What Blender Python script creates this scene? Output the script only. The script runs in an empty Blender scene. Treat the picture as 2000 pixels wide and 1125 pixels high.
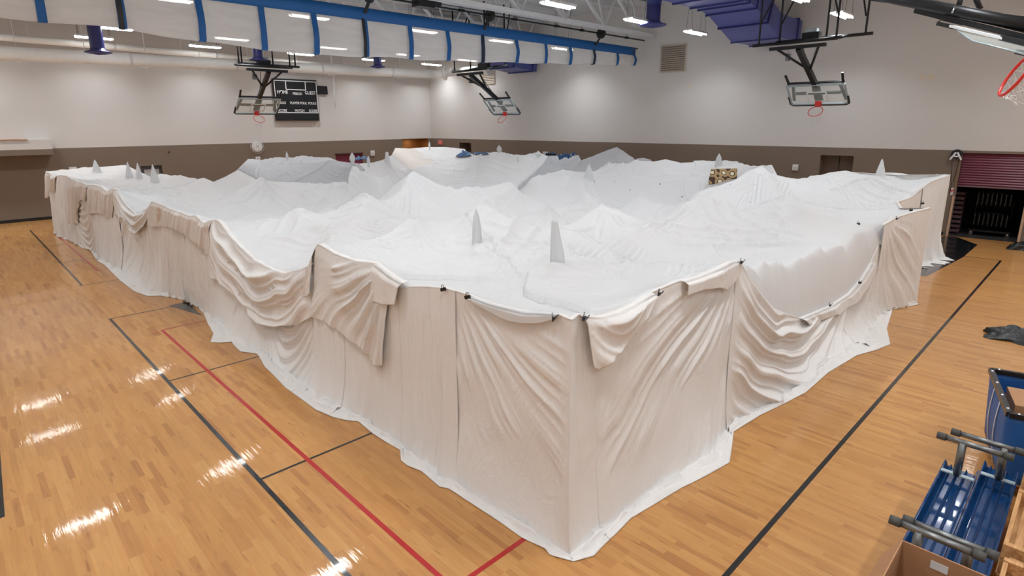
import bpy, math, random
import numpy as np
from mathutils import Vector, Matrix

# ------------------------------------------------------------------ camera, light, exposure
SC = bpy.context.scene
COL = SC.collection
F_PX, PITCH, YAW, ROLL, CY, CH = 1131.7, .2411, .7986, -.0042, 516.8, 3.8
_cp, _sp, _cy, _sy = math.cos(PITCH), math.sin(PITCH), math.cos(YAW), math.sin(YAW)
FW = np.array([_cy*_cp, _sy*_cp, -_sp])
_r = np.array([_sy, -_cy, 0.]); _u = np.cross(_r, FW)
RT = math.cos(ROLL)*_r + math.sin(ROLL)*_u
UP = -math.sin(ROLL)*_r + math.cos(ROLL)*_u
CAM = np.array([0, 0, CH])
cd = bpy.data.cameras.new('camera'); cam = bpy.data.objects.new('camera', cd); COL.objects.link(cam)
cd.sensor_width = 36; cd.lens = F_PX/2000*36; cd.shift_y = -(562.5-CY)/2000; cd.clip_end = 200
cam.matrix_world = Matrix(((RT[0], UP[0], -FW[0], 0), (RT[1], UP[1], -FW[1], 0), (RT[2], UP[2], -FW[2], CH), (0, 0, 0, 1)))
SC.camera = cam
W = bpy.data.worlds.new('world'); SC.world = W; W.use_nodes = True
W.node_tree.nodes['Background'].inputs[0].default_value = (.8, .85, 1, 1)
W.node_tree.nodes['Background'].inputs[1].default_value = .02
SC.view_settings.view_transform = 'Standard'; SC.view_settings.look = 'None'
SC.view_settings.gamma = 1; SC.view_settings.use_curve_mapping = False
SC.view_settings.exposure = 0.0
LAMP_W = 50.5          # watts of each hanging fixture
LAMP_COLS = [-2.8, 1.25, 5.1, 9.1, 13.4, 17.4, 21.2]  # first column is unseen, added to light the fort's left faces
LAMP_ROWS = [28.3, 25.1, 18.4, 11.8, 6.75, 1.5, -2.8]  # last row is unseen, added to light the fort's near faces
LAMP_Z = 7.05

# the photographed point at a chosen plane / depth, in metres
def ray(x, y): return FW*F_PX + RT*(x-1000) - UP*(y-CY)
def onz(x, y, z=0.): d = ray(x, y); return CAM + d*((z-CH)/d[2])
def onx(x, y, X): d = ray(x, y); return CAM + d*(X/d[0])
def ony(x, y, Y): d = ray(x, y); return CAM + d*(Y/d[1])
def dep(x, y, d): return CAM + ray(x, y)/F_PX*d

# ------------------------------------------------------------------ helpers
def tag(o, label=None, cat=None, group=None, kind=None):
    if label: o['label'] = label
    if cat: o['category'] = cat
    if group: o['group'] = group
    if kind: o['kind'] = kind
    return o

class MB:
    def __init__(s): s.v = []; s.f = []; s.sm = []
    def add(s, vs, fs, smooth=False):
        b = len(s.v); s.v += [tuple(map(float, v)) for v in vs]
        s.f += [tuple(b+i for i in f) for f in fs]; s.sm += [smooth]*len(fs); return s
    def box(s, lo, hi):
        (a, b, c), (d, e, f) = lo, hi
        return s.add([(a,b,c),(d,b,c),(d,e,c),(a,e,c),(a,b,f),(d,b,f),(d,e,f),(a,e,f)],
                     [(0,3,2,1),(4,5,6,7),(0,1,5,4),(1,2,6,5),(2,3,7,6),(3,0,4,7)])
    def bar(s, p, q, w, h, up=(0, 0, 1)):
        p, q = np.array(p, float), np.array(q, float); d = q-p; d /= np.linalg.norm(d)
        u = np.array(up, float)
        if abs(u@d) > .98: u = np.array([1., 0, 0]) if abs(d[0]) < .9 else np.array([0, 1., 0])
        a = np.cross(d, u); a /= np.linalg.norm(a); b = np.cross(a, d)
        vs = [e + a*sx*w/2 + b*sy*h/2 for e in (p, q) for sx, sy in ((-1,-1),(1,-1),(1,1),(-1,1))]
        return s.add(vs, [(0,3,2,1),(4,5,6,7),(0,1,5,4),(1,2,6,5),(2,3,7,6),(3,0,4,7)])
    def tube(s, pts, r, n=10, cap=True, closed=False):
        pts = [np.array(p, float) for p in pts]; m = len(pts)
        rs = r if hasattr(r, '__len__') else [r]*m
        vs = []; prev = None
        for i, p in enumerate(pts):
            if closed: d = pts[(i+1) % m]-pts[i-1]
            else: d = pts[min(i+1, m-1)]-pts[max(i-1, 0)]
            d = d/(np.linalg.norm(d)+1e-12)
            if prev is None:
                a = np.cross(d, (0, 0, 1.)) if abs(d[2]) < .95 else np.cross(d, (1., 0, 0))
            else: a = prev - d*(prev@d)
            a /= np.linalg.norm(a); prev = a; b = np.cross(d, a)
            for k in range(n):
                t = 2*math.pi*k/n; vs.append(p + (a*math.cos(t)+b*math.sin(t))*rs[i])
        fs = []
        for i in range(m if closed else m-1):
            j = (i+1) % m
            for k in range(n): fs.append((i*n+k, i*n+(k+1) % n, j*n+(k+1) % n, j*n+k))
        s.add(vs, fs, True)
        if cap and not closed:
            b = len(s.v)-m*n
            s.f.append(tuple(b+k for k in range(n))[::-1]); s.f.append(tuple(b+(m-1)*n+k for k in range(n))); s.sm += [False, False]
        return s
    def lathe(s, prof, c, n=28):
        vs = [(c[0]+r*math.cos(2*math.pi*k/n), c[1]+r*math.sin(2*math.pi*k/n), c[2]+z) for r, z in prof for k in range(n)]
        fs = [(i*n+k, i*n+(k+1) % n, (i+1)*n+(k+1) % n, (i+1)*n+k) for i in range(len(prof)-1) for k in range(n)]
        return s.add(vs, fs, True)
    def grid(s, P, smooth=True, flip=False):
        n, m = P.shape[:2]; idx = np.arange(n*m).reshape(n, m)
        q = np.stack([idx[:-1, :-1], idx[1:, :-1], idx[1:, 1:], idx[:-1, 1:]], -1).reshape(-1, 4)
        if flip: q = q[:, ::-1]
        return s.add(P.reshape(-1, 3), q.tolist(), smooth)
    def build(s, name, m, parent=None, loc=None, bevel=0, solid=0):
        me = bpy.data.meshes.new(name); v = np.array(s.v)
        if loc is not None: v = v-np.array(loc)
        me.from_pydata(v.tolist(), [], s.f); me.update()
        me.polygons.foreach_set('use_smooth', s.sm)
        if m: me.materials.append(m)
        o = bpy.data.objects.new(name, me); COL.objects.link(o)
        if loc is not None: o.location = tuple(map(float, loc))
        if parent is not None: o.parent = parent
        if bevel: b = o.modifiers.new('bevel', 'BEVEL'); b.width = bevel; b.segments = 2; b.limit_method = 'ANGLE'
        if solid: b = o.modifiers.new('solid', 'SOLIDIFY'); b.thickness = solid; b.offset = 0
        return o

def empty(name, loc, label=None, cat=None, group=None, rz=0):
    o = bpy.data.objects.new(name, None); COL.objects.link(o); o.location = tuple(map(float, loc)); o.rotation_euler = (0, 0, rz)
    o.empty_display_size = .1
    return tag(o, label, cat, group)

def copy_tree(o, parent=None):
    c = o.copy(); COL.objects.link(c); c.parent = parent
    for ch in o.children: copy_tree(ch, c)
    return c

# numpy noise: sum of seeded sines, roughly in -1..1
def sn(x, y, seed, f=1., oct=3):
    rg = np.random.RandomState(seed); out = 0; a = 1.; tot = 0
    for o in range(oct):
        for k in range(4):
            th = rg.uniform(0, 2*math.pi); ff = f*rg.uniform(.7, 1.4); ph = rg.uniform(0, 6.28)
            out = out + a*np.sin(6.283*ff*(x*math.cos(th)+y*math.sin(th))+ph+1.3*np.sin(3.1*ff*(y*math.cos(th)-x*math.sin(th))+ph*2))
        tot += a*2.3; a *= .5; f *= 2.1
    return out/tot

# ------------------------------------------------------------------ materials
def new_mat(name):
    m = bpy.data.materials.new(name); m.use_nodes = True; nt = m.node_tree
    return m, nt, nt.nodes['Principled BSDF']
def lk(nt, a, b): nt.links.new(a, b)
def nd(nt, t, **kw):
    n = nt.nodes.new(t)
    for k, v in kw.items():
        if k == 'ins':
            for i, x in v.items(): n.inputs[i].default_value = x
        else: setattr(n, k, v)
    return n
def bump(nt, b, src, dist, strength=1.):
    bp = nd(nt, 'ShaderNodeBump', ins={'Strength': strength, 'Distance': dist}); lk(nt, src, bp.inputs['Height']); lk(nt, bp.outputs[0], b.inputs['Normal']); return bp
def mat(name, col, rough=.6, metal=0., noise=.06, scale=8., coat=0., bumpd=0., spec=.5):
    m, nt, b = new_mat(name)
    tc = nd(nt, 'ShaderNodeTexCoord'); n = nd(nt, 'ShaderNodeTexNoise', ins={'Scale': scale, 'Detail': 4.})
    lk(nt, tc.outputs['Object'], n.inputs['Vector'])
    hs = nd(nt, 'ShaderNodeMixRGB', blend_type='MIX'); hs.inputs[1].default_value = (*[c*(1-noise) for c in col], 1); hs.inputs[2].default_value = (*[min(1, c*(1+noise)) for c in col], 1)
    lk(nt, n.outputs[0], hs.inputs[0]); lk(nt, hs.outputs[0], b.inputs['Base Color'])
    b.inputs['Roughness'].default_value = rough; b.inputs['Metallic'].default_value = metal
    b.inputs['Coat Weight'].default_value = coat; b.inputs['Specular IOR Level'].default_value = spec
    if bumpd: bump(nt, b, n.outputs[0], bumpd)
    return m
def emit(name, col, s):
    m, nt, b = new_mat(name); b.inputs['Base Color'].default_value = (*col, 1)
    b.inputs['Emission Color'].default_value = (*col, 1); b.inputs['Emission Strength'].default_value = s; return m
def srgb(r, g, b): return tuple(((c/255)/12.92 if c/255 <= .04045 else ((c/255+.055)/1.055)**2.4) for c in (r, g, b))

def cloth(name, col, trans=.25, bs=.7):
    m, nt, b = new_mat(name)
    tc = nd(nt, 'ShaderNodeTexCoord')
    mp = nd(nt, 'ShaderNodeMapping'); mp.inputs['Scale'].default_value = (1, 1, .45); lk(nt, tc.outputs['Object'], mp.inputs[0])
    n1 = nd(nt, 'ShaderNodeTexNoise', ins={'Scale': 5.5, 'Detail': 5., 'Roughness': .55, 'Distortion': 1.2}); lk(nt, mp.outputs[0], n1.inputs['Vector'])
    n2 = nd(nt, 'ShaderNodeTexNoise', ins={'Scale': 1.3, 'Detail': 3.}); lk(nt, tc.outputs['Object'], n2.inputs['Vector'])
    mx = nd(nt, 'ShaderNodeMixRGB'); mx.inputs[1].default_value = (*[c*.955 for c in col], 1); mx.inputs[2].default_value = (*col, 1)
    lk(nt, n2.outputs[0], mx.inputs[0]); lk(nt, mx.outputs[0], b.inputs['Base Color'])
    b.inputs['Roughness'].default_value = .75; b.inputs['Specular IOR Level'].default_value = .25
    b.inputs['Sheen Weight'].default_value = .15
    bp = bump(nt, b, n1.outputs[0], .03, bs)
    if trans:
        t = nd(nt, 'ShaderNodeBsdfTranslucent'); lk(nt, mx.outputs[0], t.inputs[0]); lk(nt, bp.outputs[0], t.inputs['Normal'])
        ms = nd(nt, 'ShaderNodeMixShader', ins={0: trans}); out = nt.nodes['Material Output']
        lk(nt, b.outputs[0], ms.inputs[1]); lk(nt, t.outputs[0], ms.inputs[2]); lk(nt, ms.outputs[0], out.inputs[0])
    return m

M = {}
WHITE = (.85, .865, .88)
M['white'] = cloth('white_cotton', WHITE, .25, .15)
M['cream'] = cloth('cream_cotton', (.88, .85, .82), .15)
M['warm'] = cloth('warm_white_cotton', (.90, .885, .87), .15)
M['grey'] = cloth('grey_jersey', srgb(184, 185, 189), .15, .3)
M['tan'] = cloth('tan_cotton', srgb(228, 222, 216), .2)
M['black'] = mat('black_metal', (.012, .013, .015), .4, .3, .2)
M['blackplastic'] = mat('black_plastic', (.01, .011, .013), .3)
M['bag'] = mat('black_bag_film', (.006, .008, .01), .28, 0, .2, 30, bumpd=.01)
M['chrome'] = mat('chrome', (.75, .76, .78), .2, 1.)
M['steel'] = mat('galvanised_pipe', (.19, .20, .20), .35, .8, .2, 20)
M['rubber'] = mat('grey_rubber', (.07, .068, .062), .7)
M['beamwhite'] = mat('white_painted_steel', (.72, .74, .76), .45)
M['pipewhite'] = mat('white_pipe_jacket', (.88, .88, .86), .4)
M['purple'] = mat('purple_painted_duct', srgb(74, 82, 148), .38, 0, .12, 2)
M['purpled'] = mat('dark_purple_steel', srgb(50, 54, 116), .35, 0, .12, 2)
M['blue'] = mat('blue_vinyl', srgb(0, 88, 158), .45)
M['rim'] = mat('orange_red_rim', srgb(215, 45, 35), .35)
M['net'] = mat('white_net_cord', (.75, .75, .75), .8)
M['padding'] = mat('black_padding', (.012, .013, .015), .5)
M['bframe'] = mat('grey_board_frame', srgb(165, 180, 186), .35, .2)
M['tube_light'] = emit('white_light', (1., .98, .95), 16.)
M['alu'] = mat('white_reflector', (.8, .8, .8), .35)
M['maroon'] = mat('maroon_slats', srgb(108, 45, 66), .4)
M['tantrim'] = mat('tan_trim', srgb(196, 164, 138), .5)
M['darkroom'] = mat('dark_storage_walls', (.02, .018, .017), .8)  # near-black all over the bay's walls and top
M['bluesteel'] = mat('blue_enamel', srgb(18, 62, 110), .14, .15, .12, 3, coat=.5)
M['bluefab'] = mat('blue_canvas', srgb(22, 88, 160), .55, 0, .15, 5)
M['card'] = mat('cardboard', srgb(172, 128, 92), .75, 0, .08, 3)
M['cardd'] = mat('cardboard_inside', srgb(140, 104, 76), .8, 0, .08, 3)
M['signwhite'] = mat('white_plastic', (.72, .72, .72), .4)
M['signred'] = mat('red_plastic', srgb(220, 70, 70), .5)
M['glassgrey'] = mat('lens_grey', (.5, .5, .52), .3)
M['boardblack'] = mat('scoreboard_black', (.010, .011, .014), .35)
M['lettering'] = mat('white_lettering', (.85, .85, .85), .6)
M['louver'] = mat('beige_louver', srgb(196, 184, 170), .5)
M['shadowgap'] = mat('dark_gap', (.02, .015, .012), .9)
M['yellow'] = mat('yellow_insulation', srgb(210, 165, 40), .8)
M['blackpaint'] = mat('black_floor_paint', (.010, .012, .013), .25, coat=.5)
M['redpaint'] = mat('red_floor_paint', srgb(170, 14, 22), .3, coat=.5)
M['glass'], _nt, _b = new_mat('board_glass')
_b.inputs['Base Color'].default_value = (.80, .9, .86, 1); _b.inputs['Roughness'].default_value = .15; _b.inputs['Alpha'].default_value = .15
M['stain'] = mat('tan_tape', srgb(206, 172, 138), .8, 0, .15, 20)

def wall_mat():
    m, nt, b = new_mat('two_tone_wall_paint')
    g = nd(nt, 'ShaderNodeNewGeometry'); sp = nd(nt, 'ShaderNodeSeparateXYZ'); lk(nt, g.outputs['Position'], sp.inputs[0])
    gt = nd(nt, 'ShaderNodeMath', operation='GREATER_THAN'); gt.inputs[1].default_value = 2.84; lk(nt, sp.outputs['Z'], gt.inputs[0])
    n = nd(nt, 'ShaderNodeTexNoise', ins={'Scale': .35, 'Detail': 3.}); lk(nt, g.outputs['Position'], n.inputs['Vector'])
    mr = nd(nt, 'ShaderNodeMapRange', ins={3: .95, 4: 1.04}); lk(nt, n.outputs[0], mr.inputs[0])
    mx = nd(nt, 'ShaderNodeMixRGB'); mx.inputs[1].default_value = (*srgb(122, 108, 95), 1); mx.inputs[2].default_value = (*srgb(209, 206, 203), 1)
    lk(nt, gt.outputs[0], mx.inputs[0])
    ml = nd(nt, 'ShaderNodeMixRGB', blend_type='MULTIPLY'); ml.inputs[0].default_value = 1; lk(nt, mx.outputs[0], ml.inputs[1]); lk(nt, mr.outputs[0], ml.inputs[2])
    lk(nt, ml.outputs[0], b.inputs['Base Color']); b.inputs['Roughness'].default_value = .7
    n3 = nd(nt, 'ShaderNodeTexNoise', ins={'Scale': 60., 'Detail': 2.}); lk(nt, g.outputs['Position'], n3.inputs['Vector']); bump(nt, b, n3.outputs[0], .003, .3)
    return m
M['wall'] = wall_mat()

def floor_mat():
    m, nt, b = new_mat('maple_strip_floor')
    g = nd(nt, 'ShaderNodeNewGeometry'); sp = nd(nt, 'ShaderNodeSeparateXYZ'); lk(nt, g.outputs['Position'], sp.inputs[0])
    cb = nd(nt, 'ShaderNodeCombineXYZ'); lk(nt, sp.outputs['Y'], cb.inputs[0]); lk(nt, sp.outputs['X'], cb.inputs[1])
    def brick(wd, off, sq):
        br = nd(nt, 'ShaderNodeTexBrick', offset=off, offset_frequency=3, squash=sq, squash_frequency=4)
        br.inputs['Color1'].default_value = (0, 0, 0, 1); br.inputs['Color2'].default_value = (1, 1, 1, 1); br.inputs['Mortar'].default_value = (.5, .5, .5, 1)
        for k, v in (('Scale', 1.), ('Mortar Size', 0.), ('Bias', 0.), ('Brick Width', wd), ('Row Height', .062)): br.inputs[k].default_value = v
        lk(nt, cb.outputs[0], br.inputs['Vector']); return br
    br = brick(.62, .37, .7)
    ramp = nd(nt, 'ShaderNodeValToRGB'); cr = ramp.color_ramp
    cr.elements[0].color = (*srgb(170, 117, 67), 1); cr.elements[0].position = 0
    cr.elements[1].color = (*srgb(196, 146, 87), 1); cr.elements[1].position = 1
    for p, c in ((.12, (182, 129, 73)), (.45, (188, 135, 77)), (.8, (193, 141, 82))):
        e = cr.elements.new(p); e.color = (*srgb(*c), 1)
    lk(nt, br.outputs[0], ramp.inputs[0])
    # grain
    mp = nd(nt, 'ShaderNodeMapping'); mp.inputs['Scale'].default_value = (1.6, 22, 1); lk(nt, cb.outputs[0], mp.inputs[0])
    gn = nd(nt, 'ShaderNodeTexNoise', ins={'Scale': 1.6, 'Detail': 6., 'Roughness': .6, 'Distortion': .6}); lk(nt, mp.outputs[0], gn.inputs['Vector'])
    gr = nd(nt, 'ShaderNodeMapRange', ins={1: .3, 2: .7, 3: .90, 4: 1.07}); lk(nt, gn.outputs[0], gr.inputs[0])
    m1 = nd(nt, 'ShaderNodeMixRGB', blend_type='MULTIPLY'); m1.inputs[0].default_value = 1; lk(nt, ramp.outputs[0], m1.inputs[1]); lk(nt, gr.outputs[0], m1.inputs[2])
    # dark heartwood streaks
    mp2 = nd(nt, 'ShaderNodeMapping'); mp2.inputs['Scale'].default_value = (2.6, 17, 1); lk(nt, cb.outputs[0], mp2.inputs[0])
    k1 = nd(nt, 'ShaderNodeTexNoise', ins={'Scale': 1.1, 'Detail': 4., 'Distortion': .4}); lk(nt, mp2.outputs[0], k1.inputs['Vector'])
    kr = nd(nt, 'ShaderNodeMapRange', ins={1: .62, 2: .74, 3: 0., 4: .6}); lk(nt, k1.outputs[0], kr.inputs[0])
    m2 = nd(nt, 'ShaderNodeMixRGB'); m2.inputs[2].default_value = (*srgb(132, 84, 48), 1); lk(nt, kr.outputs[0], m2.inputs[0]); lk(nt, m1.outputs[0], m2.inputs[1])
    # broad tonal patches
    bn = nd(nt, 'ShaderNodeTexNoise', ins={'Scale': .5, 'Detail': 3.}); lk(nt, g.outputs['Position'], bn.inputs['Vector'])
    bm = nd(nt, 'ShaderNodeMapRange', ins={1: .3, 2: .7, 3: .93, 4: 1.05}); lk(nt, bn.outputs[0], bm.inputs[0])
    m3 = nd(nt, 'ShaderNodeMixRGB', blend_type='MULTIPLY'); m3.inputs[0].default_value = 1; lk(nt, m2.outputs[0], m3.inputs[1]); lk(nt, bm.outputs[0], m3.inputs[2])
    lk(nt, m3.outputs[0], b.inputs['Base Color'])
    b.inputs['Roughness'].default_value = .42; b.inputs['Specular IOR Level'].default_value = .3
    b.inputs['Coat Weight'].default_value = .55; b.inputs['Coat Roughness'].default_value = .045
    # varnish ripple, board by board
    rp = nd(nt, 'ShaderNodeMapping'); rp.inputs['Scale'].default_value = (1.2, 13, 1); lk(nt, cb.outputs[0], rp.inputs[0])
    rn = nd(nt, 'ShaderNodeTexNoise', ins={'Scale': 1.4, 'Detail': 3.}); lk(nt, rp.outputs[0], rn.inputs['Vector'])
    bp = nd(nt, 'ShaderNodeBump', ins={'Strength': .5, 'Distance': .004}); lk(nt, rn.outputs[0], bp.inputs['Height'])
    lk(nt, bp.outputs[0], b.inputs['Coat Normal'])
    return m
M['floor'] = floor_mat()

def deck_mat():
    m, nt, b = new_mat('white_corrugated_deck')
    g = nd(nt, 'ShaderNodeNewGeometry')
    w = nd(nt, 'ShaderNodeTexWave', wave_type='BANDS', bands_direction='X', ins={'Scale': 1.05, 'Distortion': 0.}); lk(nt, g.outputs['Position'], w.inputs['Vector'])
    b.inputs['Base Color'].default_value = (.62, .64, .66, 1); b.inputs['Roughness'].default_value = .6
    bump(nt, b, w.outputs['Fac'], .05); return m
M['deck'] = deck_mat()

def mesh_vinyl():
    m, nt, b = new_mat('white_mesh_vinyl')
    tc = nd(nt, 'ShaderNodeTexCoord'); n = nd(nt, 'ShaderNodeTexNoise', ins={'Scale': 3., 'Detail': 5., 'Distortion': .8}); 
    mp = nd(nt, 'ShaderNodeMapping'); mp.inputs['Scale'].default_value = (.4, 1, 2.2); lk(nt, tc.outputs['Object'], mp.inputs[0]); lk(nt, mp.outputs[0], n.inputs['Vector'])
    mr = nd(nt, 'ShaderNodeMapRange', ins={1: .25, 2: .75, 3: .80, 4: .93}); lk(nt, n.outputs[0], mr.inputs[0])
    cbn = nd(nt, 'ShaderNodeCombineColor'); 
    for i in range(3): lk(nt, mr.outputs[0], cbn.inputs[i])
    lk(nt, cbn.outputs[0], b.inputs['Base Color']); b.inputs['Roughness'].default_value = .5
    bump(nt, b, n.outputs[0], .03, .6)
    t = nd(nt, 'ShaderNodeBsdfTransparent'); tl = nd(nt, 'ShaderNodeBsdfTranslucent'); lk(nt, cbn.outputs[0], tl.inputs[0])
    a = nd(nt, 'ShaderNodeMixShader', ins={0: .45}); lk(nt, b.outputs[0], a.inputs[1]); lk(nt, tl.outputs[0], a.inputs[2])
    c = nd(nt, 'ShaderNodeMixShader', ins={0: .26}); lk(nt, a.outputs[0], c.inputs[1]); lk(nt, t.outputs[0], c.inputs[2])
    lk(nt, c.outputs[0], nt.nodes['Material Output'].inputs[0]); return m
M['vinyl'] = mesh_vinyl()

def wood_mat(name, c1, c2):
    m, nt, b = new_mat(name)
    tc = nd(nt, 'ShaderNodeTexCoord'); mp = nd(nt, 'ShaderNodeMapping'); mp.inputs['Scale'].default_value = (1.5, 14, 14); lk(nt, tc.outputs['Object'], mp.inputs[0])
    n = nd(nt, 'ShaderNodeTexNoise', ins={'Scale': 2., 'Detail': 6., 'Distortion': .5}); lk(nt, mp.outputs[0], n.inputs['Vector'])
    r = nd(nt, 'ShaderNodeValToRGB'); r.color_ramp.elements[0].position = .3; r.color_ramp.elements[1].position = .7
    r.color_ramp.elements[0].color = (*c1, 1); r.color_ramp.elements[1].color = (*c2, 1); lk(nt, n.outputs[0], r.inputs[0]); lk(nt, r.outputs[0], b.inputs['Base Color'])
    b.inputs['Roughness'].default_value = .65; bump(nt, b, n.outputs[0], .003); return m
M['wood'] = wood_mat('pine_boards', srgb(160, 112, 66), srgb(212, 165, 112))
M['wooddoor'] = wood_mat('orange_wood_panel', srgb(150, 96, 48), srgb(176, 120, 64))

def pattern_mat(name, a, bcol, c):
    m, nt, b = new_mat(name)
    tc = nd(nt, 'ShaderNodeTexCoord')
    v = nd(nt, 'ShaderNodeTexVoronoi', ins={'Scale': 3.6, 'Randomness': .35}); lk(nt, tc.outputs['Object'], v.inputs['Vector'])
    r = nd(nt, 'ShaderNodeValToRGB'); r.color_ramp.interpolation = 'CONSTANT'; e = r.color_ramp.elements
    e[0].color = (*a, 1); e[0].position = 0; e[1].color = (*bcol, 1); e[1].position = .26
    x = e.new(.36); x.color = (*c, 1); x = e.new(.62); x.color = (*bcol, 1)
    lk(nt, v.outputs['Distance'], r.inputs[0]); lk(nt, r.outputs[0], b.inputs['Base Color']); b.inputs['Roughness'].default_value = .85
    return m
M['ikat'] = pattern_mat('brown_leaf_print', srgb(226, 218, 190), srgb(70, 52, 38), srgb(176, 148, 108))
M['plaid'] = pattern_mat('blue_bandana_print', srgb(130, 150, 175), srgb(22, 48, 84), srgb(52, 88, 130))

def stained():
    m = M['cream'].copy(); m.name = 'tan_stained_cotton'; nt = m.node_tree; b = nt.nodes['Principled BSDF']
    tc = nd(nt, 'ShaderNodeTexCoord'); n = nd(nt, 'ShaderNodeTexNoise', ins={'Scale': 1.6, 'Detail': 6., 'Roughness': .65}); lk(nt, tc.outputs['Object'], n.inputs['Vector'])
    r = nd(nt, 'ShaderNodeMapRange', ins={1: .56, 2: .68, 3: 0., 4: .85}); lk(nt, n.outputs[0], r.inputs[0])
    src = b.inputs['Base Color'].links[0].from_socket; mx = nd(nt, 'ShaderNodeMixRGB'); mx.inputs[2].default_value = (*srgb(200, 158, 116), 1)
    lk(nt, r.outputs[0], mx.inputs[0]); lk(nt, src, mx.inputs[1]); lk(nt, mx.outputs[0], b.inputs['Base Color']); return m
M['stained'] = stained()

M['signpink'] = mat('pink_plastic', srgb(225, 128, 120), .5)

M['faintmark'] = mat('faint_tape', srgb(212, 202, 184), .7)
M['darksteel'] = mat('dark_steel', (.04, .04, .045), .3, .7)
# ------------------------------------------------------------------ the room
YL = 30.14; CEIL = 8.75; XW = -4.6; YN = -4.6
Q0 = np.array([24.30, 0.]); Q1 = np.array([22.33, YL])
WD = (Q1-Q0)/np.linalg.norm(Q1-Q0); WN = np.array([-WD[1], WD[0]])   # along / into the room
def onw(x, y, off=0.):
    d = ray(x, y); n = WN; t = ((n@Q0)+off)/(n@d[:2]); return CAM + d*t
def wpt(s, z, off=0.): p = Q0+WD*s+WN*off; return np.array([p[0], p[1], z])
def ws(x, y): p = onw(x, y); return float((p[:2]-Q0)@WD), float(p[2])

def holed_wall(name, P, holes, s0, s1, z1):
    ss = sorted({s0, s1, *[h[0] for h in holes], *[h[1] for h in holes]}); zz = sorted({0., 2.84, z1, *[h[2] for h in holes], *[h[3] for h in holes]})
    mb = MB()
    for a, b in zip(ss, ss[1:]):
        for c, d in zip(zz, zz[1:]):
            sm, zm = (a+b)/2, (c+d)/2
            if any(h[0] < sm < h[1] and h[2] < zm < h[3] for h in holes): continue
            mb.add([P(a, c, 0), P(b, c, 0), P(b, d, 0), P(a, d, 0)], [(0, 1, 2, 3)])
    for (a, b, c, d, dp) in holes:      # reveals
        for q in ([(a, c), (a, d)], [(b, c), (b, d)], [(a, d), (b, d)], [(a, c), (b, c)]):
            (p, r) = q
            mb.add([P(p[0], p[1], 0), P(r[0], r[1], 0), P(r[0], r[1], -dp), P(p[0], p[1], -dp)], [(0, 1, 2, 3)])
    return tag(mb.build(name, M['wall']), kind='structure')
Pw = lambda s, z, off: wpt(s, z, off)
Pl = lambda s, z, off: np.array([s, YL-off, z])

rs0, rzt = ws(1668, 305); rs1, _ = ws(1603, 303)
ds0, _ = ws(920, 279.5); ds1, dzt = ws(897, 278)
ru1, _ = ws(1852, 460); ru0, _ = ws(1985, 475)
right_holes = [(rs0, rs1, 0., 2.55, .45), (ds0, ds1, 0., 2.62, .6), (ru0, ru1, 0., 2.76, .18)]
L = 30.25
holed_wall('wall_right', Pw, right_holes, -4.7, L, CEIL)
bouncewhite = mat('bounce_white_wall', (.86, .84, .81), .7, noise=.02)  # unseen walls made white to bounce fill light onto the fort sides
left_holes = [(15.76, 17.44, 0., 2.1, .12), (6.37, 7.2, 0., 1.97, .25), (20.16, 22.1, 0., 2.84, .9)]
holed_wall('wall_left', Pl, left_holes, XW, 22.34, CEIL)
tag(MB().add([(XW, YN, 0), (24.7, YN, 0), (24.7, YN, CEIL), (XW, YN, CEIL)], [(0, 1, 2, 3)]).build('wall_near', bouncewhite), kind='structure')
tag(MB().add([(XW, YN, 0), (XW, YL, 0), (XW, YL, CEIL), (XW, YN, CEIL)], [(0, 1, 2, 3)]).build('wall_camera_side', bouncewhite), kind='structure')
tag(MB().add([(XW, YN, CEIL), (25, YN, CEIL), (25, YL, CEIL), (XW, YL, CEIL)], [(0, 3, 2, 1)]).build('ceiling', M['deck']), kind='structure')
floor = tag(MB().box((XW, YN, -.1), (29, 33, 0)).build('floor', M['floor']), kind='structure')

# painted court lines, parts of the floor
def line(p, q, w, m, z=.0012, label=None):
    p, q = np.array(p, float), np.array(q, float); d = q-p; d /= np.linalg.norm(d); n = np.array([-d[1], d[0]])*w/2
    o = MB().add([(*(p-n), z), (*(q-n), z), (*(q+n), z), (*(p+n), z)], [(0, 1, 2, 3)]).build('court_line', m, floor)
    if label: o['label'] = label
    return o
BP, RP = M['blackpaint'], M['redpaint']
line((1.92, 2.0), (1.92, 13.53), .05, BP, label='black sideline'); line((1.97, 16.96), (1.97, 27.5), .05, BP, label='black sideline')
line((2.48, 1.5), (2.48, 12.07), .05, RP, .0016, label='red sideline'); line((2.53, 18.42), (2.53, 26.2), .05, RP, .0016, label='red sideline')
for y, x1 in ((13.53, 6), (9.47, 6), (5.96, 6), (16.96, 6), (20.3, 6), (23.4, 6)): line((1.9, y), (x1, y), .038, BP, .0014, 'thin black cross line')
line((2.46, 12.06), (6, 12.06), .035, RP, .0014, 'thin red cross line'); line((2.46, 18.42), (4, 18.42), .035, RP, .0014, 'thin red cross line')
line((2.0, 3.27), (5, 3.27), .05, RP, .0018, 'red baseline')
line((2.26, 11.0+.95), (2.50-.08, 11.0+.95), .03, RP, .0014, 'short red tick')
line((3.2, 1.735), (20.7, 1.735), .05, BP, label='black sideline on the right'); line((20.68, 1.735), (20.68, 5), .04, BP, .0014, 'thin black cross line')
MB().add([(-1.9, 7.13, .001), (-.13, 7.13, .001), (-.03, 9.6, .001), (-1.9, 9.6, .001)], [(0, 1, 2, 3)]).build('court_border', BP, floor)
MB().add([(3.0, 13.66, .001), (3.37, 13.72, .001), (3.30, 12.4, .001)], [(0, 1, 2)]).build('court_border', BP, floor)
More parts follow.
